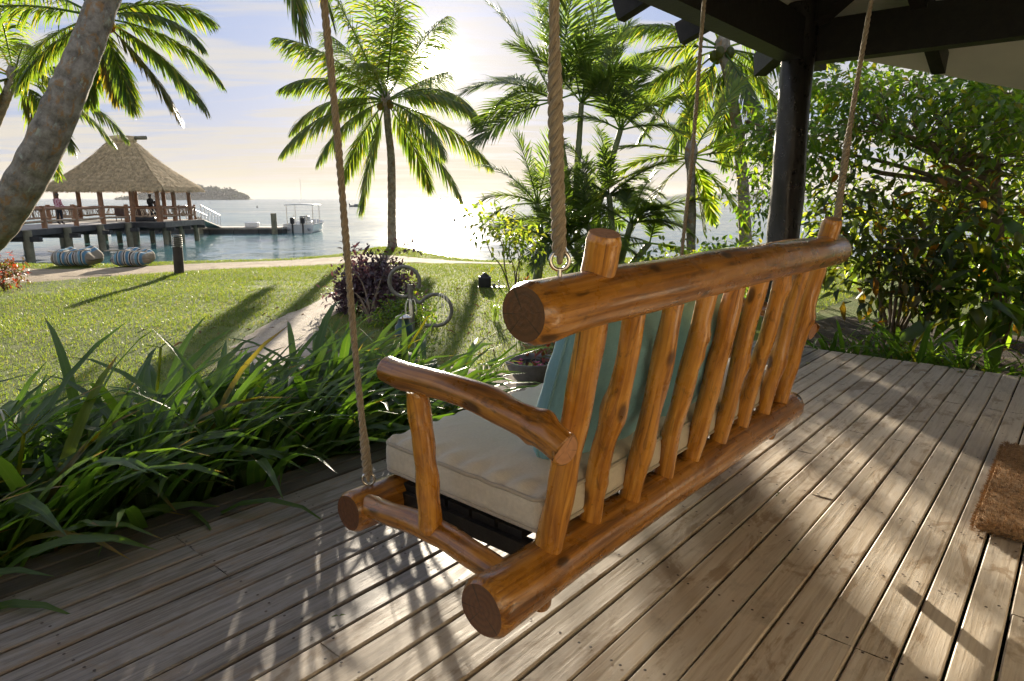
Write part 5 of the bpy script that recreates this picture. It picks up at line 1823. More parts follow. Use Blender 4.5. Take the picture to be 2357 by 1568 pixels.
def slab(p0, p1, p2, p3, t):
    def f(mb):
        P = np.array([p0, p1, p2, p3], float)
        V = np.vstack([P, P - [0, 0, t]])
        mb.add(V, [[0, 1, 2, 3], [7, 6, 5, 4]] + [[q, q + 4, (q + 1) % 4 + 4, (q + 1) % 4] for q in range(4)])
    return f


rr_ = lambda dep: -23.25 - 0.085 * (dep - 28)      # right rim of the walkway
lr_ = lambda dep: -27.75 - 0.03 * (dep - 28)
nb = 44
for k in range(nb):
    d0 = 27 + k * (44.3 - 27) / nb; d1 = d0 + (44.3 - 27) / nb - 0.02
    pp(pier, PO, 'plank', slab(LD(lr_(d0), d0, PD), LD(rr_(d0), d0, PD), LD(rr_(d1), d1, PD), LD(lr_(d1), d1, PD), 0.05), M['pier_floor'], False)
for f_, off in ((rr_, 0.06), (lr_, -0.06)):
    pp(pier, PO, 'edge_beam', lambda mb: beam(mb, LD(f_(27) + off, 27, PD - 0.17), LD(f_(44.2) + off, 44.2, PD - 0.17), 0.10, 0.28), M['pier_dark'], False)
for d0 in (29.0, 32.6, 36.0, 39.4, 42.8):
    pp(pier, PO, 'cross_bearer', lambda mb: beam(mb, LD(lr_(d0) - 0.9, d0, PD - 0.44), LD(rr_(d0) + 0.9, d0, PD - 0.44), 0.24, 0.24), M['pier_dark'], False)
    pp(pier, PO, 'pile', pil(rr_(d0) + 0.28, d0, PD - 0.02, 0.19), M['pile'])
    pp(pier, PO, 'pile', pil(lr_(d0) - 0.28, d0, PD - 0.02, 0.19), M['pile'])


def railing(root, org, A, B_, posts, twigs, h=1.12, pr=0.13):
    A = np.asarray(A, float); B_ = np.asarray(B_, float)
    for k in range(posts):
        p = A + (B_ - A) * k / max(1, posts - 1)
        pp(root, org, 'rail_post', lambda mb: tube(mb, np.array([p - [0, 0, 0.25], p + [0, 0, h]]), pr, 10, True, knobbly(k + 60, 0.05)), M['rail'])
    for zz, r in ((h - 0.16, 0.075), (0.34, 0.06)):
        n = 20
        P = np.array([A + (B_ - A) * s + [0, 0, zz + 0.02 * math.sin(s * 17)] for s in np.linspace(0, 1, n)])
        pp(root, org, 'rail', lambda mb: tube(mb, P, r, 8), M['rail'] if zz > 0.5 else M['twig'])
    if twigs:
        for k in range(posts - 1):
            a = A + (B_ - A) * k / (posts - 1); b = A + (B_ - A) * (k + 1) / (posts - 1)
            mb = MB()
            for j in range(int(np.linalg.norm(b - a) / 0.11)):
                s = rng.random(); s2 = np.clip(s + rng.normal(0, 0.12), 0, 1)
                P = catmull([a + (b - a) * s + [0, 0, 0.36], a + (b - a) * (s + s2) / 2 + [0, 0, 0.65] + rng.normal(0, 0.03, 3), a + (b - a) * s2 + [0, 0, h - 0.16]], 6)
                tube(mb, P - org, 0.020, 5, False)
            tag(mb.build('branch_infill', M['twig'], root, True, True), kind='stuff')


railing(pier, PO, LD(rr_(28.8) - 0.12, 28.8, PD), LD(rr_(43.6) - 0.12, 43.6, PD), 6, False)
railing(pier, PO, LD(lr_(28.8) + 0.12, 28.8, PD), LD(lr_(43.6) + 0.12, 43.6, PD), 7, True)

GZ = LD(-26.3, 47, SEA)
pav = empty('thatched_pavilion', GZ, 'thatched pavilion on timber posts at the end of the pier', 'pavilion')
XL, XR, D0, D1 = -30.1, -22.6, 44.2, 49.8
for k in range(10):
    a = D0 + (D1 - D0) * k / 10; b = a + (D1 - D0) / 10 - 0.02
    pp(pav, GZ, 'floor_plank', slab(LD(XL + 0.1, a, PD), LD(XR - 0.1, a, PD), LD(XR - 0.1, b, PD), LD(XL + 0.1, b, PD), 0.06), M['pier_floor'], False)
for dd in (D0 - 0.05, D1 + 0.05):
    pp(pav, GZ, 'edge_beam', lambda mb: beam(mb, LD(XL, dd, PD - 0.2), LD(XR, dd, PD - 0.2), 0.09, 0.34), M['pier_dark'] if dd < 46 else M['pier_wood'], False)
for la in (XL, XR):
    pp(pav, GZ, 'edge_beam', lambda mb: beam(mb, LD(la, D0, PD - 0.19), LD(la, D1, PD - 0.19), 0.09, 0.34), M['pier_wood'], False)
for dd in (44.8, 47, 49.2):
    pp(pav, GZ, 'cross_bearer', lambda mb: beam(mb, LD(XL - 0.3, dd, PD - 0.48), LD(XR + 0.3, dd, PD - 0.48), 0.2, 0.22), M['pier_dark'], False)
    for la in (-29.6, -27.3, -25.0, -22.95):
        pp(pav, GZ, 'pile', pil(la, dd, PD - 0.38, 0.17), M['pile'])
EZ = 1.83
for (la, dd) in ((-29.7, 44.5), (-26.8, 44.5), (-24.8, 44.5), (-23.1, 44.5), (-23.0, 46.4), (-23.0, 48.6), (-29.7, 46.8), (-29.7, 49.2), (-27.1, 49.2), (-25.1, 49.2)):
    pp(pav, GZ, 'post', lambda mb: tube(mb, np.array([LD(la, dd, PD), LD(la + 0.02, dd, 0.8), LD(la, dd, EZ + 0.25)]), np.array([0.15, 0.14, 0.13]), 12, True, knobbly(int(-la * 10), 0.04)), M['rail'])
railing(pav, GZ, LD(-22.95, 44.6, PD), LD(-22.95, 49.3, PD), 3, True, 1.05, 0.05)
railing(pav, GZ, LD(-29.6, 49.3, PD), LD(-23.0, 49.3, PD), 4, True, 1.05, 0.05)
railing(pav, GZ, LD(-24.8, 44.5, PD), LD(-23.1, 44.5, PD), 2, True, 1.05, 0.05)
railing(pav, GZ, LD(-29.7, 44.5, PD), LD(-29.7, 49.3, PD), 3, True, 1.05, 0.05)

# roof: four curved slopes covered in strands
RZ = 5.05
rl = LD(-27.1, 47, RZ); rr2 = LD(-25.7, 47, RZ)


def roof_pt(sideq, u, v):
    """sideq 0 front,1 right,2 back,3 left; u along the eave 0..1, v up 0..1"""
    c = {0: (LD(XL, D0, EZ), LD(XR, D0, EZ), rl, rr2), 1: (LD(XR, D0, EZ), LD(XR, D1, EZ), rr2, rr2), 2: (LD(XR, D1, EZ), LD(XL, D1, EZ), rr2, rl), 3: (LD(XL, D1, EZ), LD(XL, D0, EZ), rl, rl)}[sideq]
    u = np.asarray(u)[..., None]; v = np.asarray(v)[..., None]
    e = c[0] * (1 - u) + c[1] * u
    t = c[2] * (1 - u) + c[3] * u
    p = e * (1 - v) + t * v
    p[..., 2] -= (0.22 * np.sin(np.pi * v) * (0.6 + 0.8 * v))[..., 0]
    return p


for q in range(4):
    uu, vv = np.meshgrid(np.linspace(0, 1, 24), np.linspace(0, 1, 14), indexing='ij')
    V = roof_pt(q, uu, vv).reshape(-1, 3)
    i, j = np.meshgrid(np.arange(23), np.arange(13), indexing='ij'); a = i * 14 + j
    Q = np.stack([a, a + 14, a + 15, a + 1], -1).reshape(-1, 4)
    pp(pav, GZ, 'roof_slope', lambda mb: mb.add(V, Q), M['thatch'])
    n = 7000
    u = rng.random(n); v = rng.random(n) ** 1.35 * 0.98
    v[: n // 7] = rng.uniform(0, 0.02, n // 7)
    cl = u
    v = np.where(v > 0.03, (np.floor(v * 12) + rng.uniform(0.0, 0.35, n)) / 12, v)     # laid in courses
    keepw = rng.random(n) < (1.02 - v * 0.85)
    u = u[keepw]; v = v[keepw]; n = len(u)
    p = roof_pt(q, u, v); pd = roof_pt(q, u, np.maximum(v - 0.03, -0.02))
    dn = nrm(pd - p)
    al = nrm(roof_pt(q, np.minimum(u + 0.01, 1.01), v) - p)
    nn = nrm(np.cross(dn, al)); nn = np.where(nn[:, 2:3] < 0, -nn, nn)
    L_ = rng.uniform(0.28, 0.62, n)[:, None]
    fr = (v < 0.03)
    dr = nrm(dn + al * rng.normal(0, 0.14, n)[:, None] + nn * rng.uniform(0.02, 0.24, n)[:, None] + np.array([0, 0, -1.0]) * np.where(fr, rng.uniform(0.1, 0.9, n), 0)[:, None])
    L_ = np.where(fr[:, None], L_ * 0.8, L_)
    w = rng.uniform(0.015, 0.035, n)[:, None]
    b0 = p + nn * 0.03
    V2 = np.stack([b0 - al * w, b0 + al * w, b0 + dr * L_ + al * w * 0.3, b0 + dr * L_ - al * w * 0.3], 1).reshape(-1, 3)
    pp(pav, GZ, 'thatch_strands', lambda mb: mb.add(V2, np.arange(n * 4).reshape(-1, 4)), M['thatch'], False)['kind'] = 'stuff'
pp(pav, GZ, 'ridge_log', lambda mb: tube(mb, np.array([LD(-26.9, 47, RZ + 0.02), LD(-24.7, 47, RZ + 0.06)]), 0.13, 10), M['pile'])
pp(pav, GZ, 'ridge_cap', lambda mb: tube(mb, np.array([LD(-27.35, 47, RZ - 0.08), LD(-26.4, 47, RZ - 0.02), LD(-25.45, 47, RZ - 0.06)]), np.array([0.24, 0.28, 0.22]), 12), M['thatch'])


# wicker armchair, twice
def chair(lat, dep, rz, label):
    o = empty('armchair', LD(lat, dep, PD), label, 'armchair', 'armchairs in the pavilion', rz)
    m_ = M['dark_clay']
    mb = MB(); rounded_box(mb, (0.62, 0.6, 0.14), 0.05, 8, lambda V: V + np.array([0, 0, 0.40])); weld(mb); mb.build('seat', m_, o)
    mb = MB(); rounded_box(mb, (0.66, 0.10, 0.52), 0.045, 8, lambda V: V + np.array([0, 0.31, 0.66])); weld(mb); mb.build('backrest', m_, o)
    for sx_ in (-1, 1):
        mb = MB(); rounded_box(mb, (0.09, 0.6, 0.12), 0.04, 8, lambda V: V + np.array([sx_ * 0.33, 0, 0.60])); weld(mb); mb.build('armrest', m_, o)
        for sy_ in (-1, 1):
            mb = MB(); tube(mb, np.array([(sx_ * 0.30, sy_ * 0.26, 0), (sx_ * 0.31, sy_ * 0.26, 0.36)]), 0.028, 8); mb.build('leg', m_, o, True, True)


chair(-26.1, 45.6, 2.2, 'brown armchair at the left under the thatched roof')
chair(-25.2, 45.9, 3.4, 'brown armchair beside the front post of the pavilion')


# ------------------------------------------------------------------ people on the pier
def cloth_mat(name, stops, pattern=None):
    m, nt, out = new_mat(name)
    p = tc(nt)
    z = nd(nt, 'ShaderNodeSeparateXYZ', None, {0: p}).outputs[2]
    col = ramp(nt, mth(nt, 'DIVIDE', z, 2.0), stops, 'CONSTANT')
    if pattern:
        f = noise(nt, p, 11.0, 2)
        inz = mth(nt, 'MULTIPLY', mth(nt, 'GREATER_THAN', z, pattern[0]), mth(nt, 'LESS_THAN', z, pattern[1]))
        col = mix(nt, mth(nt, 'MULTIPLY', inz, ramp(nt, f, [(0.48, 0.0), (0.52, 1.0)], 'LINEAR')), col, pattern[2])
    principled(nt, out, col, 0.8, None, 0.3)
    return m


def person(loc, rz, J, E, label, mat, hair=(0.02, 0.015, 0.012), head=None):
    """One skinned body grown along a skeleton: J joints (x, y, z, radius), E the bones."""
    me = bpy.data.meshes.new('person')
    me.from_pydata([j[:3] for j in J], E, [])
    o = obj('person', me)
    sk = o.modifiers.new('skin', 'SKIN')
    sd = me.skin_vertices[0].data
    for k, j in enumerate(J):
        r = j[3]
        sd[k].radius = (r, r * (j[4] if len(j) > 4 else 1.0))
        sd[k].use_root = (k == 0)
    ss = o.modifiers.new('sub', 'SUBSURF'); ss.levels = 1; ss.render_levels = 2
    me.materials.append(mat)
    o.location = loc; o.rotation_euler = (0, 0, rz)
    hx, hy, hz = head
    mb = MB(); lathe(mb, [(0.094, -0.005), (0.102, 0.03), (0.098, 0.075), (0.07, 0.112), (0.001, 0.128)], 14, (hx, hy + 0.012, hz))
    mb.build('hair', plain('hair', hair, 0.7), o)
    return tag(o, label, 'person')


def stand_joints(lean=0.0, arm=0.0, stride=0.0):
    J = [(0, 0, 0.95, 0.15, 0.75), (0, 0.01, 1.15, 0.15, 0.7), (0, 0.02, 1.36, 0.17, 0.65), (0, 0.02, 1.50, 0.065), (0, -0.01, 1.62, 0.088), (0, -0.01, 1.74, 0.075),
         (-0.19, 0.02, 1.42, 0.062), (-0.25, 0.0, 1.16, 0.05), (-0.22, -0.16 - arm, 0.98 + arm, 0.04), (-0.20, -0.24 - arm, 0.97 + arm, 0.03),
         (0.19, 0.02, 1.42, 0.062), (0.25, 0.0, 1.16, 0.05), (0.22, -0.16 - arm, 0.98 + arm, 0.04), (0.20, -0.24 - arm, 0.97 + arm, 0.03),
         (-0.09, 0, 0.86, 0.095), (-0.10, -stride, 0.50, 0.07), (-0.10, -stride * 0.7, 0.09, 0.045), (-0.11, -stride * 0.7 - 0.15, 0.035, 0.035),
         (0.09, 0, 0.86, 0.095), (0.10, stride * 0.5, 0.50, 0.07), (0.10, stride, 0.09, 0.045), (0.11, stride - 0.15, 0.035, 0.035)]
    E_ = [(0, 1), (1, 2), (2, 3), (3, 4), (4, 5), (2, 6), (6, 7), (7, 8), (8, 9), (2, 10), (10, 11), (11, 12), (12, 13), (0, 14), (14, 15), (15, 16), (16, 17), (0, 18), (18, 19), (19, 20), (20, 21)]
    return J, E_


skin_c = (0.10, 0.05, 0.03)
pm = cloth_mat('pink_shirt_clothes', [(0.0, skin_c), (0.05, (0.02, 0.02, 0.025)), (0.47, (0.42, 0.12, 0.16)), (0.745, skin_c)], (0.94, 1.49, (0.62, 0.40, 0.42)))
J, E_ = stand_joints(0, 0.02, 0.05)
view_rz = HEAD - math.pi / 2
person(LD(-26.35, 39.6, PD), view_rz + 2.9, J, E_, 'person in a pink patterned shirt standing with back turned on the pier walkway', pm, head=(0, -0.01, 1.665))
dm = cloth_mat('dark_clothes', [(0.0, skin_c), (0.05, (0.015, 0.015, 0.02)), (0.745, skin_c)])
J, E_ = stand_joints(0, 0.05, 0.12)
person(LD(-25.0, 47.2, PD), view_rz + 1.2, J, E_, 'person in dark clothes standing beside the pavilion post', dm, head=(0, -0.01, 1.665))
# seated on a low bench block
J = [(0, 0, 0.50, 0.15, 0.8), (0, 0.03, 0.70, 0.15, 0.75), (0, 0.02, 0.92, 0.165, 0.7), (0, -0.02, 1.06, 0.065), (0, -0.06, 1.17, 0.088), (0, -0.06, 1.29, 0.075),
     (-0.19, 0.02, 0.98, 0.06), (-0.23, -0.08, 0.74, 0.05), (-0.16, -0.30, 0.62, 0.04), (-0.12, -0.37, 0.60, 0.03),
     (0.19, 0.02, 0.98, 0.06), (0.23, -0.08, 0.74, 0.05), (0.16, -0.30, 0.62, 0.04), (0.12, -0.37, 0.60, 0.03),
     (-0.10, -0.08, 0.47, 0.09), (-0.12, -0.45, 0.48, 0.07), (-0.12, -0.50, 0.09, 0.045), (-0.12, -0.64, 0.035, 0.035),
     (0.10, -0.08, 0.47, 0.09), (0.12, -0.45, 0.48, 0.07), (0.12, -0.50, 0.09, 0.045), (0.12, -0.64, 0.035, 0.035)]
dm2 = cloth_mat('navy_clothes', [(0.0, skin_c), (0.05, (0.02, 0.022, 0.035)), (0.52, skin_c)])
person(LD(-24.05, 46.0, PD), view_rz - 1.1, J, E_, 'seated person in dark clothes under the pavilion roof', dm2, head=(0, -0.06, 1.215))
mb = MB(); rounded_box(mb, (0.55, 0.5, 0.38), 0.04, 8, lambda V: V + np.array([0, 0, 0.19])); weld(mb)
o = mb.build('stool', M['dark_clay']); o.location = LD(-24.05, 46.0, PD) ; o.rotation_euler = (0, 0, view_rz - 1.1)
tag(o, 'low brown stool under the seated person', 'stool')
mb = MB(); rounded_box(mb, (1.3, 0.6, 0.34), 0.14, 14, lambda V: V * (1 + 0.12 * np.sin(V[:, :1] * 7 + V[:, 1:2] * 5)) + np.array([0, 0, 0.15])); weld(mb)
o = mb.build('tarpaulin_bundle', M['black_plastic']); o.location = LD(-24.0, 44.75, PD); o.rotation_euler = (0, 0, view_rz)
tag(o, 'black tarpaulin bundle lying on the pavilion floor edge', 'bundle')

# ------------------------------------------------------------------ floating jetty, gangway, boats, buoys
M['white_paint'] = plain('white_boat_paint', (0.72, 0.72, 0.70), 0.35, 0.08, 3, 0.05)
M['grey_paint'] = plain('grey_boat_paint', (0.28, 0.30, 0.32), 0.4, 0.15, 3, 0.05)
M['navy'] = plain('dark_hull_paint', (0.03, 0.045, 0.06), 0.4, 0.2, 3, 0.05)
jet = empty('floating_jetty', LD(-27, 60, SEA), 'long low floating jetty behind the pavilion', 'jetty')
JO = LD(-27, 60, SEA)
for k in range(7):
    la = -35 + k * 2.15
    pp(jet, JO, 'float_section', lambda mb: box(mb, (0, 0, 0), (1, 1, 1), 0, np.array([[*(RT * 2.08), 0], [*(FW * 2.2), 0], [*(UPV * 0.42), 0], [0, 0, 0, 1]]).T * 1 + np.array([[0, 0, 0, q_] for q_ in (*LD(la, 59, SEA - 0.05), 0)])), M['pier_dark'], False)
    pp(jet, JO, 'deck_panel', lambda mb: box(mb, (0, 0, 0), (1, 1, 1), 0, np.array([[*(RT * 2.1), 0], [*(FW * 2.3), 0], [*(UPV * 0.16), 0], [0, 0, 0, 1]]).T * 1 + np.array([[0, 0, 0, q_] for q_ in (*LD(la, 58.95, SEA + 0.375), 0)])), M['pier_floor'], False)
for la, tp in ((-27.0, 1.45), (-20.55, 1.75)):
    pp(jet, JO, 'mooring_pile', lambda mb: tube(mb, np.array([LD(la, 58.6, SEA - 2), LD(la, 58.6, SEA + tp)]), 0.24, 12), M['pile'])
mb = MB(); rounded_box(mb, (1.1, 0.6, 0.4), 0.04, 6, lambda V: V + np.array([0, 0, 0.2])); weld(mb)
o = mb.build('dock_box', M['white_paint']); o.location = LD(-23.0, 60, SEA + 0.535); o.rotation_euler = (0, 0, view_rz); tag(o, 'pale storage box on the floating jetty', 'box')
gw = empty('gangway', LD(-24.6, 55, SEA), 'white-railed gangway sloping from the pavilion down to the jetty', 'gangway')
GO = LD(-24.6, 55, SEA)
g0, g1 = LD(-23.4, 50.0, PD), LD(-26.0, 59.2, SEA + 0.56)
pp(gw, GO, 'ramp', lambda mb: beam(mb, g0, g1, 1.1, 0.08), M['pier_floor'], False)
sdv = nrm(np.cross(g1 - g0, UPV))
for s_ in (-0.52, 0.52):
    pp(gw, GO, 'handrail', lambda mb: tube(mb, np.array([g0 + sdv * s_ + [0, 0, 1.0], g1 + sdv * s_ + [0, 0, 1.0]]), 0.035, 6), M['white_paint'])
    for k in range(7):
        p = g0 + (g1 - g0) * k / 6 + sdv * s_
        pp(gw, GO, 'baluster', lambda mb: tube(mb, np.array([p, p + [0, 0, 1.0]]), 0.025, 6), M['white_paint'])
        if k < 6:
            p2 = g0 + (g1 - g0) * (k + 1) / 6 + sdv * s_
            pp(gw, GO, 'brace', lambda mb: tube(mb, np.array([p, p2 + [0, 0, 1.0]]), 0.02, 5), M['white_paint'])


def hull(L, Bm, H_, mat, sections=14):
    """Open boat hull, stern at x=0, bow at x=L; V bottom, flared sides."""
    mb = MB()
    xs = np.linspace(0, 1, sections)
    V = []
    for s in xs:
        b = Bm / 2 * (1 - max(0, (s - 0.45) / 0.55) ** 2.2 * 0.97)
        sh = H_ * (1 + 0.35 * s ** 2)
        kz = -0.25 + 0.35 * max(0, s - 0.6) ** 1.5 * 3
        V += [(s * L, -b, sh), (s * L, -b * 0.93, sh * 0.35), (s * L, -b * 0.78, 0.0 + max(0, kz)), (s * L, 0, kz), (s * L, b * 0.78, 0.0 + max(0, kz)), (s * L, b * 0.93, sh * 0.35), (s * L, b, sh)]
    Q = [[i * 7 + j, i * 7 + j + 1, (i + 1) * 7 + j + 1, (i + 1) * 7 + j] for i in range(sections - 1) for j in range(6)]
    mb.add(V, Q)
    mb.add([V[j] for j in range(7)], [[0, 1, 5, 6], [1, 2, 4, 5]], [[2, 3, 4]])
    d = [(V[i * 7][0], V[i * 7][1] * 0.97, V[i * 7][2] * 0.62) for i in range(sections)] + [(V[i * 7 + 6][0], V[i * 7 + 6][1] * 0.97, V[i * 7 + 6][2] * 0.62) for i in range(sections)]
    mb.add(d, [[i, i + 1, i + 1 + sections, i + sections] for i in range(sections - 1)])
    return mb


def boat(loc, rz, label, L=6.8, Bm=2.7, H_=0.85, canopy=True, dark=False):
    o = empty('motor_boat', loc, label, 'boat', None, rz)
    h = hull(L, Bm, H_, None).build('hull', M['navy'] if dark else M['white_paint'], o, True)
    mb = MB(); beam(mb, (0.3, -Bm / 2, H_ * 1.0), (L * 0.55, -Bm / 2, H_ * 1.04), 0.09, 0.07); mb.build('gunwale', M['grey_paint'], o, False)
    mb = MB(); beam(mb, (0.3, Bm / 2, H_ * 1.0), (L * 0.55, Bm / 2, H_ * 1.04), 0.09, 0.07); mb.build('gunwale', M['grey_paint'], o, False)
    for yy in ((-0.45, 0.45) if canopy else (0.0,)):
        mb = MB(); rounded_box(mb, (0.45, 0.34, 0.55), 0.09, 8, lambda V: V + np.array([-0.22, yy, H_ + 0.35])); weld(mb)
        e_ = mb.build('outboard_motor', M['black_plastic'], o)
        mb = MB(); tube(mb, np.array([(-0.25, yy, H_ + 0.15), (-0.3, yy, -0.45)]), 0.08, 8); mb.build('motor_leg', M['black_plastic'], e_, True, True)
    if canopy:
        for (x, y_) in ((0.7, -1.15), (0.7, 1.15), (3.4, -1.1), (3.4, 1.1), (0.75, -0.55), (0.75, 0.55)):
            mb = MB(); tube(mb, np.array([(x, y_, H_ * 0.7), (x, y_, 2.55 if abs(y_) > 0.8 else 1.7)]), 0.035, 8); mb.build('canopy_pole', M['steel'], o, True, True)
        mb = MB(); rounded_box(mb, (3.2, 2.6, 0.10), 0.045, 10, lambda V: V + np.array([2.05, 0, 2.60 - 0.0]) - np.stack([0 * V[:, 0], 0 * V[:, 0], 0.06 * (V[:, 1] / 1.3) ** 2], -1)); weld(mb); mb.build('canopy', M['white_paint'], o)
        mb = MB(); rounded_box(mb, (0.8, 0.8, 0.9), 0.08, 8, lambda V: V + np.array([2.4, 0, H_ + 0.25])); weld(mb); mb.build('console', M['grey_paint'], o)
        mb = MB(); rounded_box(mb, (0.6, 0.9, 0.4), 0.08, 8, lambda V: V + np.array([1.2, -0.5, H_ + 0.05])); weld(mb); mb.build('seat', M['white_paint'], o)
        mb = MB(); tube(mb, np.array([(2.0, 0.1, 2.6), (1.9, 0.1, 4.9)]), 0.014, 5); mb.build('aerial', M['white_paint'], o, True, True)
        for yy in (-0.95, 0.85):
            mb = MB(); lathe(mb, [(0.001, -0.16), (0.12, -0.12), (0.16, 0), (0.12, 0.12), (0.001, 0.16)], 12, (-0.13, yy, 0.45)); mb.build('fender', M['grey_paint'], o)
    else:
        mb = MB(); rounded_box(mb, (1.6, 1.3, 0.6), 0.1, 8, lambda V: V + np.array([L * 0.45, 0, H_ + 0.2])); weld(mb); mb.build('cabin', M['grey_paint'], o)
    return o


boat(LD(-19.0, 60.3, SEA - 0.12), HEAD + 0.05, 'white motor boat with flat canopy moored at the end of the jetty')
fbp = on(806, 476, SEA)
boat((fbp[0], fbp[1], SEA - 0.1), HEAD - math.pi / 2 + 0.05, 'small dark boat far out on the sea', 5.4, 1.9, 0.6, False, True)


def buoy(px_, py_, s, label):
    p = on(px_, py_, SEA)
    mb = MB(); lathe(mb, [(0.001, -0.4 * s), (0.5 * s, -0.2 * s), (0.55 * s, 0.25 * s), (0.25 * s, 0.75 * s), (0.16 * s, 1.3 * s), (0.001, 1.35 * s)], 12)
    o = mb.build('buoy', M['joist']); o.location = p
    tag(o, label, 'buoy', 'mooring buoys')


buoy(1046, 509, 0.42, 'dark buoy in the sun glitter on the water')
buoy(592, 478, 0.5, 'dark buoy between the pavilion and the moored boat')
buoy(484, 468, 0.5, 'small buoy in front of the wooded island')

# ------------------------------------------------------------------ far land
M['island_wood'] = leaf_mat('island_wood', [(0.0, (0.018, 0.030, 0.012)), (0.6, (0.032, 0.048, 0.018)), (1.0, (0.06, 0.07, 0.025))], 0.6, 0.25, (1.1, 1.1, 0.6), 0.3, 1.2)
M['island_ground'] = plain('island_slope', (0.045, 0.055, 0.025), 0.95, 0.3, 0.05, 0.3)
DI = 1500.0
isl = empty('wooded_island', at(450, 456, DI), None, None); tag(isl, kind='structure')
IO = np.array(at(450, 456, DI)); IO[2] = SEA; isl.location = IO
prof_x = np.array([300, 330, 350, 375, 400, 430, 470, 500, 530, 545, 558, 566])
prof_y = np.array([455, 450, 440, 430, 427, 426, 429, 433, 436, 441, 449, 456])


def isl_h(u, v):
    x = 300 + (566 - 300) * u
    h = (456.0 - np.interp(x, prof_x, prof_y)) * DI / 1573 * 0.86
    return h * np.clip(1 - (2 * v - 1) ** 2, 0, 1) ** 0.5 + SEA * 0 - 1.0


u, v = np.meshgrid(np.linspace(0, 1, 70), np.linspace(0, 1, 24), indexing='ij')
la = ((300 + 266 * u) - 1178.5) / 1573 * DI
Vi = la[..., None] * RT + (DI + (v[..., None] - 0.5) * 140) * FW + (SEA + isl_h(u, v))[..., None] * UPV - IO
i, j = np.meshgrid(np.arange(69), np.arange(23), indexing='ij'); a = i * 24 + j
mb = MB(); mb.add(Vi.reshape(-1, 3), np.stack([a, a + 24, a + 25, a + 1], -1).reshape(-1, 4)); mb.build('slope', M['island_ground'], isl)
n = 5200
u = rng.uniform(0.02, 0.985, n); v = rng.uniform(0.0, 0.75, n)
u[:500] = np.repeat(rng.uniform(0.05, 0.95, 50), 10) + rng.normal(0, 0.002, 500); v[:500] = 0.5
u = np.clip(u, 0, 1)
cpt = (((300 + 266 * u) - 1178.5) / 1573 * DI)[:, None] * RT + (DI + (v[:, None] - 0.5) * 140) * FW + (SEA + isl_h(u, v) + rng.uniform(0.0, 4.2, n))[:, None] * UPV - IO
cpt[:500, 2] += rng.uniform(1, 6, 500)
per = 4
P = np.repeat(cpt, per, 0) + rng.normal(0, 1.0, (n * per, 3))
mb = MB(); mb.add(*leaf_faces(P, rand_dirs(n * per), rand_dirs(n * per), 3.0, 2.2, 0.3))
tag(mb.build('island_wood', M['island_wood'], isl), kind='stuff')
hs = empty('island_house', at(446, 441, DI - 62), 'white house low on the slope of the wooded island', 'house')
hs.rotation_euler = (0, 0, view_rz); 
for k, (x0, x1, z0, z1) in enumerate(((-14, 8, -2, 3.5), (-4, 4, 3.5, 8), (8, 20, -3, 2))):
    mb = MB(); box(mb, (x0, 0, z0), (x1, 8, z1)); mb.build('wall', M['white_paint'], hs, False)
    mb = MB(); box(mb, (x0 - 0.6, -0.8, z1 + 0.01), (x1 + 0.6, 8.6, z1 + 0.5)); mb.build('roof', M['grey_paint'], hs, False)
    for q_ in range(int((x1 - x0) / 4)):
        mb = MB(); box(mb, (x0 + 1.2 + q_ * 4, -0.12, z0 + 1.5), (x0 + 3.0 + q_ * 4, -0.02, z1 - 0.9)); mb.build('window', M['navy'], hs, False)
# a low rock islet near the sun's path and a distant ridge to the right
for (px_, w_, h_, D_, nm, lab) in ((1012, 34, 5.5, 1300.0, 'rock_islet', 'tiny rock islet on the horizon under the sun'), (342, 26, 8, 1350.0, 'tree_islet', 'tiny wooded islet beside the pavilion posts')):
    c = at(px_, 457, D_); c[2] = SEA
    uu, vv = np.meshgrid(np.linspace(-1, 1, 20), np.linspace(-1, 1, 10), indexing='ij')
    hh = np.clip(1 - uu ** 2, 0, 1) * np.clip(1 - vv ** 2, 0, 1) ** 0.5 * (0.75 + 0.25 * np.sin(uu * 9) + 0.2 * np.sin(uu * 23)) * h_ * D_ / 1573
    V = (uu * w_ / 2 * D_ / 1573)[..., None] * RT + (vv * 8)[..., None] * FW + (hh - 0.8)[..., None] * UPV
    i, j = np.meshgrid(np.arange(19), np.arange(9), indexing='ij'); a = i * 10 + j
    mb = MB(); mb.add(V.reshape(-1, 3), np.stack([a, a + 10, a + 11, a + 1], -1).reshape(-1, 4))
    o = mb.build(nm, M['island_ground']); o.location = c; tag(o, lab, 'islet')
c = at(1720, 457, 3000.0); c[2] = SEA
uu, vv = np.meshgrid(np.linspace(-1, 1, 40), np.linspace(-1, 1, 10), indexing='ij')
hh = np.clip(1 - uu ** 2, 0, 1) * np.clip(1 - vv ** 2, 0, 1) ** 0.5 * (0.8 + 0.15 * np.sin(uu * 7) + 0.08 * np.sin(uu * 19)) * 42
V = (uu * 480)[..., None] * RT + (vv * 150)[..., None] * FW + (hh - 1)[..., None] * UPV
i, j = np.meshgrid(np.arange(39), np.arange(9), indexing='ij'); a = i * 10 + j
mb = MB(); mb.add(V.reshape(-1, 3), np.stack([a, a + 10, a + 11, a + 1], -1).reshape(-1, 4))
o = mb.build('far_hills', M['island_ground']); o.location = c; tag(o, kind='structure')


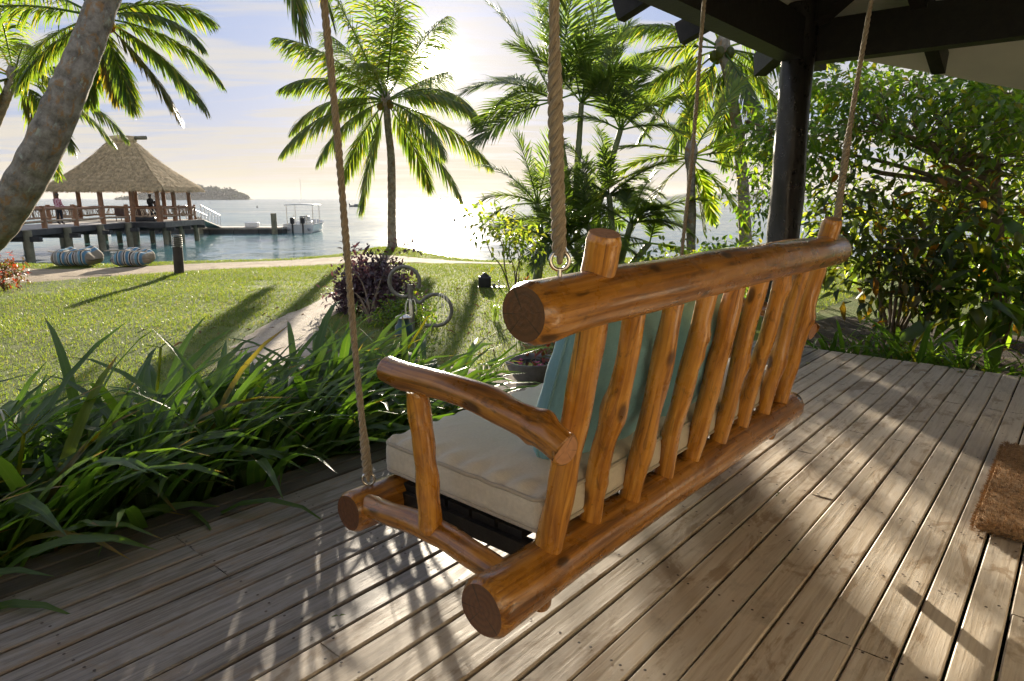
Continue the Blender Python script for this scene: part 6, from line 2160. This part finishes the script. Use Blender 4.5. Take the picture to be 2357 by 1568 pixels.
# ------------------------------------------------------------------ small fallen things
def fallen(px_, py_, label, cat, nm, n, L, W, mat, lift=0.25):
    p = on(px_, py_, 0.003)
    a = np.linspace(0, 2 * np.pi, n, endpoint=False) + rng.uniform(0, 6)
    D = np.stack([np.cos(a), np.sin(a), np.full(n, lift)], -1)
    mb = MB(); mb.add(*leaf_faces(np.zeros((n, 3)) + [0, 0, 0.002], D, np.repeat([[0, 0, 1.0]], n, 0), L, W, 0.35))
    o = mb.build(nm, mat); o.location = p
    tag(o, label, cat)


for (x_, y_, lab) in ((2050, 843, 'fallen white flower nearest the bench end'), (2125, 858, 'fallen white flower in the middle of the deck edge'), (2232, 870, 'left of the two fallen white flowers lying together'), (2247, 864, 'right of the two fallen white flowers lying together')):
    fallen(x_, y_, lab, 'flower', 'fallen_flower', 5, 0.028, 0.010, M['petal'])
fallen(1857, 838, 'yellow fallen leaf beside the bench end', 'leaf', 'fallen_leaf', 1, 0.07, 0.03, M['yellow_leaf'], 0.1)
fallen(2200, 858, 'yellowish fallen leaf at the far deck edge', 'leaf', 'fallen_leaf', 1, 0.08, 0.02, M['palm_y'], 0.1)
fallen(780, 1420, 'small dark dead leaf on the grey boards at the left', 'leaf', 'fallen_leaf', 2, 0.02, 0.010, M['croton'], 0.3)
fallen(1790, 1140, 'curled dark bit of leaf on the boards behind the bench', 'leaf', 'fallen_leaf', 2, 0.024, 0.008, M['croton'], 0.4)

# dead leaves lying on the beds and the lawn
n = 900
X = np.concatenate([rng.uniform(-0.6, 3.6, 420), rng.uniform(5.25, 8.5, 300), rng.uniform(3, 10, 180)])
Y = np.concatenate([rng.uniform(2.42, 3.5, 420), rng.uniform(-1.5, 2.5, 300), rng.uniform(3.6, 9, 180)])
P = np.stack([X, Y, np.concatenate([np.full(420, LAWN + 0.075), np.full(300, LAWN + 0.085), np.full(180, LAWN + 0.03)])], -1)
mb = MB(); mb.add(*leaf_faces(P, rand_dirs(n, -0.1, 0.25), np.array([0, 0, 1.0]) + rand_dirs(n) * 0.5, rng.uniform(0.05, 0.13, n), rng.uniform(0.015, 0.04, n), 0.5))
M['dead'] = leaf_mat('dead_leaf', [(0.0, (0.10, 0.055, 0.025)), (0.6, (0.20, 0.125, 0.055)), (1.0, (0.32, 0.22, 0.08))], 0.7, 0.2, (1, 0.9, 0.6), 0.2, 1.0)
tag(mb.build('leaf_litter', M['dead']), 'dead brown leaves scattered over the beds and lawn', 'leaf litter', kind='stuff')

# ------------------------------------------------------------------ grass
n = 620000
lat = rng.uniform(-17, 9.5, n); dep = rng.uniform(2.5, 21.5, n)
r = lat / dep
ok = (dep < edge_dep(np.clip(r, -2, 2.4)) + 0.3) & (r > -1.1) & (r < 0.62)
lat = lat[ok]; dep = dep[ok]
Pw = lat[:, None] * RT + dep[:, None] * FW
ok = ~((Pw[:, 1] < 3.40) & (Pw[:, 0] < 4.0)) & (Pw[:, 1] > 2.75)


def in_poly(P, poly):
    poly = np.asarray(poly)[:, :2]
    inside = np.zeros(len(P), bool)
    j = len(poly) - 1
    for i in range(len(poly)):
        xi, yi = poly[i]; xj, yj = poly[j]
        c = ((yi > P[:, 1]) != (yj > P[:, 1])) & (P[:, 0] < (xj - xi) * (P[:, 1] - yi) / (yj - yi + 1e-12) + xi)
        inside ^= c
        j = i
    return inside


jit = Pw[:, :2] + rng.normal(0, 0.13, (len(Pw), 2))
bare = np.sin(Pw[:, 0] * 0.9 + 1.3) * np.sin(Pw[:, 1] * 0.8 - 0.4) + 0.5 * np.sin(Pw[:, 0] * 2.7 - Pw[:, 1] * 1.9) + 0.35 * np.sin(Pw[:, 0] * 6.1 + Pw[:, 1] * 4.7)
ok &= rng.random(len(Pw)) > np.clip((bare - 0.45) * 1.2, 0, 0.75)
ok &= ~in_poly(jit, np.vstack([catmull(track_far, 60), catmull(track_near, 60)[::-1]]))
ok &= ~in_poly(jit, np.vstack([catmull(path_l, 60), catmull(path_r, 60)[::-1]]))
Pw = Pw[ok]; lat = lat[ok]; dep = dep[ok]
Pw[:, 2] = ground_z(lat, dep) - 0.004
n = len(Pw)
tall = 0.018 + 0.022 * rng.random(n) + 0.014 * (np.sin(Pw[:, 0] * 2.1) * np.sin(Pw[:, 1] * 1.7) > 0.4) * rng.random(n)
D = nrm(np.array([0, 0, 1.0]) + rng.normal(0, 0.5, (n, 3)))
D[:, 2] = np.abs(D[:, 2]) + 0.15
S_ = nrm(np.cross(D, rand_dirs(n))) * (0.0026 + 0.002 * rng.random(n))[:, None] * (0.8 + dep / 16.0)[:, None]
V = np.stack([Pw - S_, Pw + S_, Pw + D * tall[:, None]], 1).reshape(-1, 3)
mb = MB(); mb.add(V, None, np.arange(n * 3).reshape(-1, 3))
tag(mb.build('lawn_grass', M['grass'], None, False), 'short sunlit grass of the lawn', 'grass', kind='stuff')


# ------------------------------------------------------------------ sea air
hm = bpy.data.materials.new('sea_haze'); hm.use_nodes = True
hn = hm.node_tree; hn.nodes.clear()
ho = hn.nodes.new('ShaderNodeOutputMaterial')
pv = nd(hn, 'ShaderNodeVolumePrincipled', None, None, Density=0.00010, Anisotropy=0.1, Color=(0.93, 0.95, 1.0, 1))
hn.links.new(pv.outputs[0], ho.inputs['Volume'])
mb = MB(); box(mb, (-4000, -4000, -6.0), (4000, 4000, 48.0))
hz_o = mb.build('haze', hm, None, False)
tag(hz_o, 'pale sea haze over the water', 'haze', kind='stuff')
